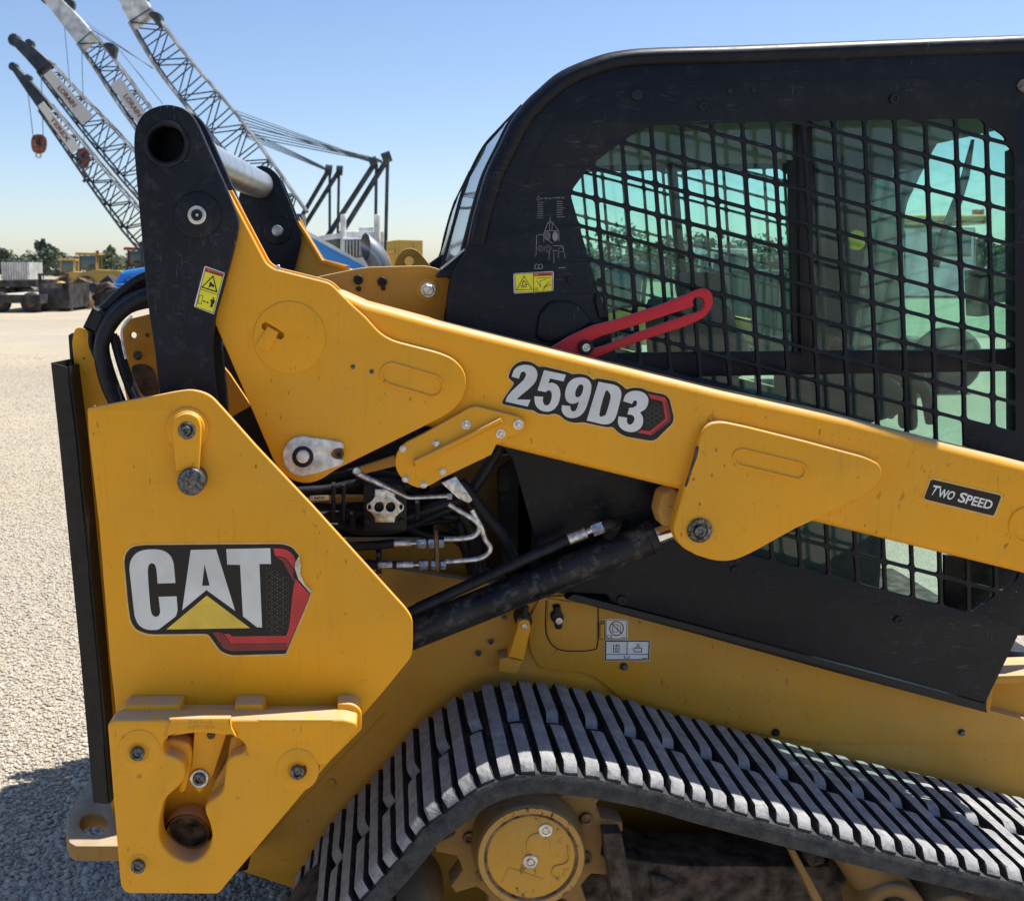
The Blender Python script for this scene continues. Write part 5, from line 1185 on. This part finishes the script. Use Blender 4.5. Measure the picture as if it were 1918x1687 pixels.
def bar_into(bm, a, b, r, n=5): tube_into(bm, [a, b], r, n, True)
def bar(name, par, a, b, r, mat, n=8): return tube(name, par, [Vector(a), Vector(b)], r, mat, n, True, False)
def crane(label, D, axis, hw, head, mast=None, sign=None, cables=(), mats=('crane_dark', 'crane_dark'), ropes=(), house=None):
    # house: (left px, right px, height) of the machine house
    # (the default stands right under the boom foot)
    """lattice crane; axis: pixels tip -> foot, hw: half-widths in pixels along it"""
    s = S(D); base = Wz(axis[-1][0], 500 + CAMZ / s, 0)
    base = Vector((W(axis[-1][0], 480, D).x, D, 0))
    R = thing('lattice_crane', base, label, 'crane', 'old lattice cranes parked in the yard')
    A = [W(*q, D) for q in axis]; Hh = [h * s for h in hw]
    ln = [0.0]
    for a, b in zip(A[:-1], A[1:]): ln.append(ln[-1] + (b - a).length)
    def pt(u, sx, sy):
        L_ = u * ln[-1]; i = min(max(0, int(np.searchsorted(ln, L_)) - 1), len(A) - 2); f = (L_ - ln[i]) / (ln[i + 1] - ln[i])
        c = A[i].lerp(A[i + 1], f); h = Hh[i] + (Hh[i + 1] - Hh[i]) * f
        t = (A[i + 1] - A[i]).normalized(); nn = Vector((t.z, 0, -t.x))
        return c + nn * sx * h + Vector((0, sy * h * .9, 0))
    lat = M[mats[0]]
    for sx, sy in ((-1, -1), (1, -1), (-1, 1), (1, 1)):
        bm = bmesh.new(); tube_into(bm, [pt(u, sx, sy) for u in np.linspace(head, 1, 12)], max(.06, Hh[0] * .16), 6)
        from_bm('boom_chord', bm, M['crane_grey'] if sx < 0 or sy < 0 and sx > 0 and mats[1] == 'crane_white' else lat, R)  # upper-side chords get the paler colour, as if catching the sun
    bm = bmesh.new(); nb = int(ln[-1] * (1 - head) / (Hh[len(Hh) // 2] * 1.2)); us = np.linspace(head, 1, nb + 1)
    for i in range(nb):
        f = 1 if i % 2 else -1
        for sy in (-1, 1): bar_into(bm, pt(us[i], -f, sy), pt(us[i + 1], f, sy), .034, 4)
        for sx in (-1, 1): bar_into(bm, pt(us[i], sx, -f), pt(us[i + 1], sx, f), .034, 4)
        bar_into(bm, pt(us[i], -1, -1), pt(us[i], 1, -1), .034, 4); bar_into(bm, pt(us[i], -1, 1), pt(us[i], 1, 1), .034, 4)
    tag(from_bm('boom_lacing', bm, lat, R, 0), kind='stuff')
    # head section: two side plates and sheaves
    for sy in (-.9, .7):
        q = [pt(0, -.75, sy), pt(0, .75, sy), pt(head * .5, 1, sy), pt(head * 1.1, 1, sy), pt(head * 1.1, -1, sy), pt(head * .5, -1, sy)]
        y = q[0].y
        bm = slab_bm([(v.x, v.z) for v in q], [], lambda x, z, d, y=y: (x, y + d, z), .12, .02, 1); from_bm('boom_head', bm, M[mats[1]], R)
    for u, sx, r in ((0.0, 0, 1.1), (head * .35, -1.0, .8)):
        c = pt(u, sx, 0); rod('head_sheave', R, c + Vector((0, -.2, 0)), c + Vector((0, .2, 0)), Hh[0] * r, M['crane_dark'], 18)
    if sign:
        u0, u1, txt, ink, w_ = sign
        a0, a1 = -.55, .6
        q = [pt(u0, a0, -1.08), pt(u1, a0, -1.08), pt(u1, a1, -1.08), pt(u0, a1, -1.08)]; y = min(v.y for v in q) - .06
        bm = slab_bm([(v.x, v.z) for v in q], [], lambda x, z, d: (x, y + d, z), .05, 0, 1); from_bm('sign_panel', bm, M['sign'], R)
        if txt:
            s2 = lambda v: (CX + F * v.x / y, HOR) 
            def px(v):
                # photograph position of a point of the sign (inverse of W) so that text() lays it on the panel
                t_ = Vector((v.x, y, v.z - CAMZ)); fw_ = t_.y * ct - t_.z * st; up = t_.y * st + t_.z * ct
                return (CX + F * t_.x / fw_, CY - F * up / fw_)
            ua, ub = u0 + (u1 - u0) * w_[0], u0 + (u1 - u0) * w_[1]
            text('sign_lettering', R, txt, [px(pt(ua, w_[3], -1.1)), px(pt(ub, w_[3], -1.1)), px(pt(ub, w_[2], -1.1)), px(pt(ua, w_[2], -1.1))], y - .03, M[ink], .03)
    if mast:
        for a, b, r in mast: bar('gantry_leg', R, W(*a, D + .4), W(*b, D + .4), r * s, M['crane_dark'], 8)
    for a, b in cables: bar('suspension_rope', R, W(*a, D), W(*b, D + .3), .026, M['cable'], 5)
    for a, b in ropes: bar('hoist_rope', R, W(*a, D), W(*b, D), .020, M['cable'], 5)
    foot = A[-1]
    hx0, hx1, hz = (W(house[0], 480, D).x, W(house[1], 480, D).x, house[2]) if house else (foot.x - 1.2, foot.x + 2.4, 2.85)
    box('machine_house', R, (hx0, D - 1.4, .95), (hx1, D + 1.4, hz), M['crane_dark'], .06)
    if mast: box('gantry_base', R, (W(min(m_[1][0] for m_ in mast), 480, D).x, D - 1.0, .95), (W(max(m_[1][0] for m_ in mast), 480, D).x + .2, D + 1.2, 2.4), M['crane_dark'], .05)
    for sy in (-1.7, 1.0):
        q = [(foot.x - 2.0, .15), (foot.x - 1.7, 0), (foot.x + 2.7, 0), (foot.x + 3.0, .2), (foot.x + 3.0, .75), (foot.x + 2.7, .95), (foot.x - 1.7, .95), (foot.x - 2.0, .75)]
        bm = slab_bm(q, [], lambda x, z, d: (x, D + sy + d, z), .7, .05, 1); from_bm('crawler_track', bm, M['scrap'], R)
    return R
def hook_block(label, D, px, py, w, h, hook):
    c = W(px, py, D); s = S(D); R = thing('hook_block', c, label, 'hook block', 'rusty hook blocks hanging from the crane booms')
    q = sm([(px - w * .3, py - h * .5), (px + w * .3, py - h * .5), (px + w * .5, py - h * .1), (px + w * .32, py + h * .45), (px - w * .32, py + h * .45), (px - w * .5, py - h * .1)], 4)
    plate('block_cheek', R, q, D - .22, .14, M['block'], bev=.03); plate('block_cheek', R, q, D + .08, .14, M['block'], bev=.03)
    rod('block_sheave', R, W(px, py - h * .1, D - .26), W(px, py - h * .1, D + .26), w * .18 * s, M['scrap'], 16)
    if hook: tube('hook', R, [W(px, py + h * .45, D), W(px + 2, py + h * .8, D), W(px + 4, py + h * 1.1, D), W(px + 1, py + h * 1.22, D)], .08, M['scrap'], 8)
    else:
        tube('swivel_ring', R, [W(px + 4.5 * math.cos(a), py + h * .62 + 4.5 * math.sin(a), D) for a in np.linspace(0, 6.283, 13)], .05, M['crane_white'], 8)
    return R
crane('short black lattice crane boom, lowest and farthest left in the yard', 52, [(26, 126), (63, 172), (115, 240), (200, 352), (258, 424), (318, 492)], [7, 10, 14, 20, 24, 24], .20, sign=(.19, .42, 'TEREX', 'crane_red', (.30, .80, -.25, .35)), ropes=(((52, 172), (62, 255)), ((77, 140), (81, 258))))
crane('second lattice crane from the left, round black sheave at its tip and white sign board', 55, [(28, 76), (75, 114), (125, 175), (188, 247), (250, 318), (400, 490)], [10, 14, 18, 23, 26, 26], .135, sign=(.165, .37, 'LORAIN', 'crane_red', (.30, .70, -.2, .3)), ropes=(((121, 52), (134, 192)), ((153, 84), (158, 278))))
crane('third lattice crane from the left with long white boom tip', 58, [(92, -8), (140, 47), (180, 95), (238, 178), (300, 265), (462, 490)], [15, 16, 18, 21, 22, 22], .17, mats=('crane_dark', 'crane_white'), sign=(.33, .50, 'LORAIN', 'crane_red', (.3, .75, -.2, .25)),
      mast=[((616, 318), (545, 440), 4.2), ((634, 322), (552, 452), 4.2), ((617.6, 320), (617.6, 470), 2.6), ((635, 320), (632, 470), 2.6), ((609, 317), (622, 319), 9), ((630, 319), (642, 320), 9)],
      cables=[((163, 43), (288, 130)), ((163, 50), (286, 127)), ((225, 95), (305, 195))] + [((450 + 2 * i, 236 + 5 * i), (606 + 4 * i, 312 + 3 * i)) for i in range(5)])
crane('tallest lattice crane, rightmost of the four, boom running off the top', 50, [(236, -18), (275, 46), (325, 121), (388, 197), (438, 256), (475, 305), (556, 412)], [20, 24, 28, 30, 30, 28, 24], .11, mats=('crane_dark', 'crane_white'),
      mast=[((702, 306), (605, 456), 5), ((723, 302), (622, 466), 5), ((705, 310), (703, 470), 3), ((726, 300), (722, 470), 3.4), ((692, 306), (706, 302), 10), ((716, 298), (732, 292), 10)],
      cables=[((438 + 3 * i, 206 + 7 * i), (690 + 5 * i, 298 + 3 * (i % 4))) for i in range(8)], house=(500, 570, 4.1))
for c, (x, y) in zip(('dark',) * 2, ((292, 33), (206, 95))): pass
hook_block('rusty hook block with ring, hanging lowest at far left', 52, 72, 270, 29, 34, False)
hook_block('rusty hook block with hook, hanging right beside the black link', 55, 155, 297, 25, 36, True)
# back pads (boom stops) as dark drums on the two tall booms
def drum(label, px, py, D, r):
    R = thing('boom_stop', W(px, py, D), label, 'boom stop')
    plate('stop_body', R, sm([(px - r, py - r * .6), (px - r * .2, py - r), (px + r * .9, py - r * .5), (px + r * .8, py + r * .4), (px + r * .5, py + r * 1.2), (px - r * .4, py + r * .1)], 3), D - .3, .6, M['crane_dark'], bev=.05)
    plate('stop_pad', R, circ(px + r * .4, py - r * .1, r * .4, 14), D - .4, .1, M['scrap'], bev=.02)
drum('black drum on the upper side of the tallest boom', 290, 34, 49.5, 13); drum('black drum on the upper side of the third boom', 205, 92, 57.5, 13)

# ---- vehicles
def wheel(par, x, y, r, w):
    t_ = rod('wheel', par, (x, y, r), (x, y + w, r), r, M['tyre'], 24, .15)
    rod('rim', t_, (x, y - .01, r), (x, y + .05, r), r * .5, M['rust'], 16)
def tractor(label, px0, D, body_m, cab_m, scale=1.0, cat='loader', name='wheel_loader'):
    b = W(px0, 500, D); x = b.x; R = thing(name, (x + 2 * scale, D + 1, 0), label, cat)
    def pr(nm, pts, y0, y1, m_, par=R, bev=.04): 
        bm = slab_bm([(x + a * scale, z * scale) for a, z in pts], [], lambda X, z_, d: (X, D + y0 * scale + d, z_), (y1 - y0) * scale, bev, 2); return from_bm(nm, bm, m_, par)
    pr('body', [(0, .9), (4.6, .8), (4.6, 1.6), (3.0, 1.9), (1.2, 2.0), (0, 1.7)], .3, 1.9, body_m)
    for a in (0, 1.25): 
        pr('cab_pillar', [(.1 + a, 1.9), (.22 + a, 1.9), (.27 + a, 3.05), (.17 + a, 3.05)], .35, .5, cab_m); pr('cab_pillar', [(.1 + a, 1.9), (.22 + a, 1.9), (.27 + a, 3.05), (.17 + a, 3.05)], 1.7, 1.85, cab_m)
    pr('cab_glass', [(.2, 1.95), (1.35, 1.95), (1.4, 3.0), (.26, 3.0)], .45, 1.75, M['pane'])
    pr('cab_roof', [(-.1, 3.05), (1.7, 3.05), (1.7, 3.2), (0, 3.25)], .25, 1.95, cab_m)
    pr('exhaust', [(3.5, 1.7), (3.65, 1.7), (3.65, 2.7), (3.5, 2.7)], .9, 1.05, M['crane_dark'])
    pr('lift_arm', [(-1.6, .5), (-1.3, .4), (.6, 1.5), (.5, 1.8)], .4, .6, body_m); pr('bucket', [(-2.4, .15), (-1.4, .15), (-1.2, .9), (-1.7, 1.1), (-2.0, .6)], .0, 2.2, body_m)
    for a in (.6, 3.7): wheel(R, x + a * scale, D, .75 * scale, .5 * scale); wheel(R, x + a * scale, D + 1.7 * scale, .75 * scale, .5 * scale)
    rod('beacon', R, (x + 1.3 * scale, D + 1, 3.2 * scale), (x + 1.3 * scale, D + 1, 3.4 * scale), .09, M['crane_red'], 10)
    return R
tractor('old yellow wheel loader with glazed cab in the left background', 141, 56, M['yellow_far'], M['yellow_far'], .74)
tractor('machine with faded red cab beside the black link', 232, 58, M['scrap'], M['redcab'], .84, 'tractor', 'tractor')
tractor('small yellow machine between the dark bin and the larger yellow loader', 108, 66, M['yellow_far'], M['yellow_far'], .66)
tractor('farthest small yellow machine, right behind the red cab', 246, 70, M['yellow_far'], M['crane_white'], .7)
# blue folding boom lift left of the link
R = thing('boom_lift', (W(236, 500, 44).x, 44, 0), 'blue folded boom lift just left of the black link', 'boom lift')
bar('lift_boom', R, W(212, 550, 44), W(233, 513, 44), .16, M['blue']); bar('lift_boom', R, W(233, 514, 44), W(280, 506, 44), .16, M['blue']); bar('lift_boom', R, W(233, 516, 44), W(260, 545, 44), .10, M['blue'])
box('chassis', R, (W(205, 500, 44).x, 43.2, .35), (W(262, 500, 44).x, 44.8, .9), M['blue'], .05)
for a in (212, 255): wheel(R, W(a, 500, 44).x, 43.1, .38, .3); wheel(R, W(a, 500, 44).x, 44.6, .38, .3)
# low trailers and scrap
def trailer(label, x0, x1, y0, y1, zd, m_top, name='flatbed_trailer'):
    R = thing(name, ((x0 + x1) / 2, y0, 0), label, 'trailer')
    n = 14; w = (x1 - x0) / n
    for i in range(n): box('deck_board', R, (x0 + i * w + .01, y0 + .1, zd - .06), (x0 + (i + 1) * w - .01, y1 - .1, zd), m_top)
    box('side_rail', R, (x0, y0, zd - .28), (x1, y0 + .1, zd + .02), M['scrap'], .02); box('side_rail', R, (x0, y1 - .1, zd - .28), (x1, y1, zd + .02), M['scrap'], .02)
    box('end_rail', R, (x1, y0, zd - .3), (x1 + .12, y1, zd + .02), M['scrap'], .02)
    for a in (.15, .3, .85): wheel(R, x0 + (x1 - x0) * a, y0 + .15, min(.36, zd * .6), .3); wheel(R, x0 + (x1 - x0) * a, y1 - .45, min(.36, zd * .6), .3)
    return R
xa = W(-40, 500, 36).x; xb = W(66, 500, 36).x
trailer('low flatbed trailer with bleached plank deck at the left edge', xa, xb, 36, 41, .62, M['deck'])
trailer('second flatbed trailer behind the first, carrying dark scrap', W(-30, 500, 46).x, W(60, 500, 46).x, 46, 49, 1.0, M['scrap'])
R = thing('steel_bin', (W(100, 500, 37).x, 38, 0), 'open-topped black steel bin on skids beyond the flatbed', 'bin')
x0, x1 = W(70, 500, 37).x, W(127, 500, 37).x
for nm, lo, hi in (('wall', (x0, 37, .12), (x1, 37.08, .85)), ('wall', (x0, 39.5, .12), (x1, 39.58, 1.0)), ('wall', (x0, 37.08, .12), (x0 + .08, 39.5, 1.0)), ('wall', (x1 - .08, 37.08, .12), (x1, 39.5, 1.0)), ('skid', (x0, 37.2, 0), (x1, 37.4, .12)), ('skid', (x0, 39.1, 0), (x1, 39.3, .12)), ('post', (x0, 37.0, .85), (x0 + .1, 37.1, 1.35)), ('post', (x1 - .1, 37.0, .85), (x1, 37.1, 1.35)), ('top_rail', (x0, 36.98, 1.30), (x1, 37.12, 1.38))):
    box(nm, R, lo, hi, M['scrap'], .01)
scr = random.Random(5)
for i in range(26):
    px = scr.uniform(126, 258); D = scr.uniform(38, 48); w = scr.uniform(.5, 1.5); h = scr.uniform(.35, 1.15); c = W(px, 500, D)
    q = [(c.x + w * .5 * (1 + .4 * scr.uniform(-1, 1)) * math.cos(a), max(0, h * .5 + h * .5 * (1 + .35 * scr.uniform(-1, 1)) * math.sin(a))) for a in np.linspace(0, 6.283, 9)[:-1]]
    q[5] = (q[5][0], 0); q[6] = (q[6][0], 0); q[7] = (q[7][0], 0)
    bm = slab_bm(q, [], lambda X, z_, d: (X, D + d, z_), scr.uniform(.4, 1.0), .05, 2)
    o = from_bm('scrap_part', bm, M[scr.choice(['scrap', 'scrap', 'rust', 'scrap', 'crane_dark'])], None)
    tag(o, 'dark scrap machine part in the heap below the yellow wheel loader', 'scrap', 'scrap parts heaped in the left background')
R = thing('cargo_container', (W(28, 500, 75).x, 76, 0), 'weathered white ribbed container at the left edge before the trees', 'container')
x0, x1 = W(2, 500, 75).x, W(54, 500, 75).x
box('container_body', R, (x0, 75, 0), (x1, 78, 1.95), plain('weathered_grey_paint', (.36, .36, .35), .6, var=.15, scale=1), .03)
for i in range(11): xx = x0 + (x1 - x0) * (i + .5) / 11; box('rib', R, (xx - .03, 74.94, .1), (xx + .03, 75.0, 1.9), M['crane_white'])
# white truck behind the rear deck
R = thing('truck_tractor', (W(665, 500, 46).x, 47, 0), 'white conventional truck cab with twin exhaust stacks behind the loader deck', 'truck')
def pxbox(nm, par, a, b, D, dep, m_, bev=.04): return plate(nm, par, rp([(a[0], a[1]), (b[0], a[1]), (b[0], b[1]), (a[0], b[1])], 2), D, dep, m_, bev=bev)
pxbox('cab', R, (637, 433), (719, 520), 46.2, 2.3, M['crane_white']); pxbox('hood', R, (640, 446), (692, 530), 45.4, .8, M['crane_white'])
pxbox('grille', R, (646, 449), (688, 482), 45.3, .1, M['crane_dark']); pxbox('windshield', R, (598, 448), (636, 466), 46.4, .1, M['pane'])
plate('sun_visor', R, [(594, 452), (598, 442), (640, 436), (642, 446)], 46.0, .5, M['crane_white'], bev=.02); pxbox('sleeper', R, (585, 447), (640, 530), 46.6, 2.0, M['pane'])
for x in (643, 707): rod('exhaust_stack', R, W(x, 520, 46), W(x, 402, 46), .13, M['crane_white'], 14)
pxbox('fairing', R, (672, 425), (700, 433), 46.3, 1.6, M['crane_white'])
pxbox('bumper', R, (636, 540), (720, 556), 45.3, .4, M['crane_dark'])
for x in (645, 712): wheel(R, W(x, 500, 46).x, 45.6, .5, .4)
for x in range(650, 688, 6): bar('grille_bar', R, W(x, 451, 45.28), W(x, 480, 45.28), .03, M['bolt'], 6)
# blue telescopic boom in front of the truck
R = thing('telehandler', (W(640, 500, 17).x, 17, 0), 'blue and white telescopic boom slanting down behind the rear deck', 'telehandler')
plate('telescopic_boom', R, [(560, 428), (700, 505), (760, 540), (740, 555), (660, 520), (560, 458)], 17, .35, M['blue'], bev=.03); plate('boom_panel', R, [(575, 432), (696, 500), (700, 508), (575, 440)], 16.97, .02, M['crane_white'], bev=0)
box('chassis', R, (W(600, 500, 17).x, 16.6, .5), (W(820, 500, 17).x, 18.6, 1.1), M['blue'], .06)
for a in (625, 790): wheel(R, W(a, 500, 17).x, 16.4, .55, .4); wheel(R, W(a, 500, 17).x, 18.4, .55, .4)
# yellow dump body
R = thing('dump_truck', (W(760, 500, 44).x, 45, 0), 'yellow dump truck body right of the white truck', 'dump truck')
plate('dump_body', R, [(724, 452), (745, 449), (792, 450), (792, 505), (724, 505)], 44, 2.4, M['yellow_far'], bev=.04)
pxbox('side_rib', R, (742, 452), (745, 505), 43.9, .1, M['yellow_far'], .01); pxbox('side_rib', R, (776, 453), (779, 505), 43.9, .1, M['yellow_far'], .01); pxbox('ledge', R, (724, 470), (738, 475), 43.7, .3, M['yellow_far'], .02)
box('chassis', R, (W(724, 500, 44).x, 44.2, .6), (W(800, 500, 44).x, 46.2, 1.4), M['scrap'])
for a in (738, 785): wheel(R, W(a, 500, 44).x, 43.9, .6, .5)
# machines seen through the cab glass
tractor('yellow wheel loader seen through the mesh of the cab', 1120, 15, M['yellow_far'], M['crane_dark'], .52)
tractor('pale grey loader behind the yellow one, seen through the cab mesh', 1330, 22, M['scrap'], M['crane_white'], .62)
R = thing('parts_container', (W(1400, 500, 19).x, 19.5, 0), 'dark green parts container seen through the cab beside the window stile', 'container')
M['green'] = plain('dull_green_paint', (.05, .075, .06), .6)
x0, x1 = W(1392, 500, 19).x, W(1495, 500, 19).x
box('container_body', R, (x0, 19, .1), (x1, 21, 1.55), M['green'], .03)
for i in range(8): xx = x0 + (x1 - x0) * (i + .5) / 8; box('rib', R, (xx - .03, 18.95, .15), (xx + .03, 19.0, 1.5), M['green'])
box('skid', R, (x0, 19.1, 0), (x1, 19.3, .1), M['scrap'])
R = thing('service_truck', (W(1760, 500, 13).x, 13.6, 0), 'pale yellow service truck seen through the front of the cab', 'truck')
pxbox('cab', R, (1690, 426), (1830, 560), 13, 1.8, M['crane_white']); pxbox('box_body', R, (1600, 440), (1688, 560), 13, 1.9, M['yellow_far']); pxbox('windshield', R, (1745, 434), (1822, 482), 12.97, .1, M['pane'])
pxbox('roof_rack', R, (1640, 402), (1850, 420), 12.9, 1.9, M['yellow_far'])
for a in (1560, 1790): wheel(R, W(a, 500, 13).x, 12.9, .42, .3)
box('chassis', R, (W(1520, 500, 13).x, 13.1, .35), (W(1840, 500, 13).x, 14.7, .62), M['scrap']); rod('beacon', R, W(1832, 404, 13.5), W(1832, 392, 13.5), .07, M['ink_orange'], 12)

# ---- grass beyond the yard on the right, trees
bm = bmesh.new()
vs = [bm.verts.new(p) for p in ((4, 24, .01), (120, 18, .01), (300, 400, .01), (30, 400, .01))]; bm.faces.new(vs)
tag(from_bm('grass_field', bm, M['grass'], None, 0), kind='structure')
def leaf_cloud(name, par, centers, nleaf, size, mat, seedv):
    r = np.random.default_rng(seedv); P = []
    for (cx, cy, cz, rx, rz) in centers:
        m = int(nleaf); d = r.normal(size=(m, 3)); d /= np.linalg.norm(d, axis=1)[:, None]
        rad = (.55 + .5 * r.random(m) ** .6)[:, None] * (1 + .25 * np.sin(d[:, :1] * 5 + cx) * np.cos(d[:, 2:] * 6))
        P.append(np.array([cx, cy, cz]) + d * rad * np.array([rx, rx, rz]))
    P = np.concatenate(P); m = len(P)
    u = r.normal(size=(m, 3)); u /= np.linalg.norm(u, axis=1)[:, None]; v = np.cross(u, r.normal(size=(m, 3))); v /= np.linalg.norm(v, axis=1)[:, None]
    s = size * (.5 + r.random(m))[:, None]
    V = np.stack([P - u * s, P + v * s * .6, P + u * s, P - v * s * .6], 1).reshape(-1, 3)
    me = bpy.data.meshes.new(name); me.vertices.add(len(V)); me.vertices.foreach_set('co', V.ravel())
    me.loops.add(4 * m); me.loops.foreach_set('vertex_index', np.arange(4 * m, dtype=np.int32))
    me.polygons.add(m); me.polygons.foreach_set('loop_start', np.arange(0, 4 * m, 4, dtype=np.int32)); me.update()
    return finish(name, me, mat, par, 0)
def tree(label, px, D, h, rad, mat, seedv, cone=False):
    c = W(px, 500, D); R = thing('tree', (c.x, D, 0), label, 'tree', 'trees along the edge of the yard'); rr = random.Random(seedv)
    tube('trunk', R, [(c.x, D, 0), (c.x + .1, D, h * .3), (c.x, D, h * .6), (c.x, D, h * .85)], [.05 * h, .035 * h, .02 * h, .008 * h] if False else .02 * h, M['bark'], 8)
    for i in range(5):
        a = rr.uniform(0, 6.28); z = h * rr.uniform(.3, .6); bar('limb', R, (c.x, D, z), (c.x + rad * .7 * math.cos(a), D + rad * .7 * math.sin(a), z + h * .2), .008 * h, M['bark'], 6)
    cs = []
    for i in range(13):
        f = i / 12; z = h * (.2 + .72 * f); k_ = rad * ((1 - f) * .75 + .3 if cone else math.sin(math.pi * min(.95, .22 + f * .75)))
        a = rr.uniform(0, 6.28); cs.append((c.x + k_ * .55 * math.cos(a), D + k_ * .55 * math.sin(a), z, max(.3, k_ * .62), h * .12))
    leaf_cloud('crown', R, cs, 330, h * .034, mat, seedv)
tree('dark round tree behind the bins at far left', 80, 140, 5.2, 2.9, M['leaf_dark'], 1)
tree('dark tree cut off by the left edge of the picture', 2, 140, 4.2, 2.6, M['leaf_dark'], 2)
tree('small green tree between the yellow loader and the red cab', 207, 140, 4.3, 2.2, M['leaf'], 3)
tree('low green tree right of the dark round tree', 118, 150, 3.6, 2.6, M['leaf'], 4)
cs = []; rr = random.Random(9); x = -70.0
while x < -20:
    cs.append((x, 170 + rr.uniform(-4, 4), rr.uniform(1.0, 2.4), rr.uniform(1.8, 3), rr.uniform(1.4, 2.4))); x += rr.uniform(1.0, 2.2)
tag(leaf_cloud('hedge_line', None, cs, 420, .24, M['leaf'], 21), 'distant line of green bushes along the left horizon', 'bushes', kind='stuff')
cs = []; x = 15.0
while x < 150:
    cs.append((x, 120 + rr.uniform(-6, 6), rr.uniform(1.2, 3.6), rr.uniform(2, 3.4), rr.uniform(1.6, 2.8))); x += rr.uniform(.7, 1.6)
tag(leaf_cloud('tree_line', None, cs, 420, .30, M['leaf_dark'], 22), 'distant wood seen through the cab on the right', 'trees', kind='stuff')
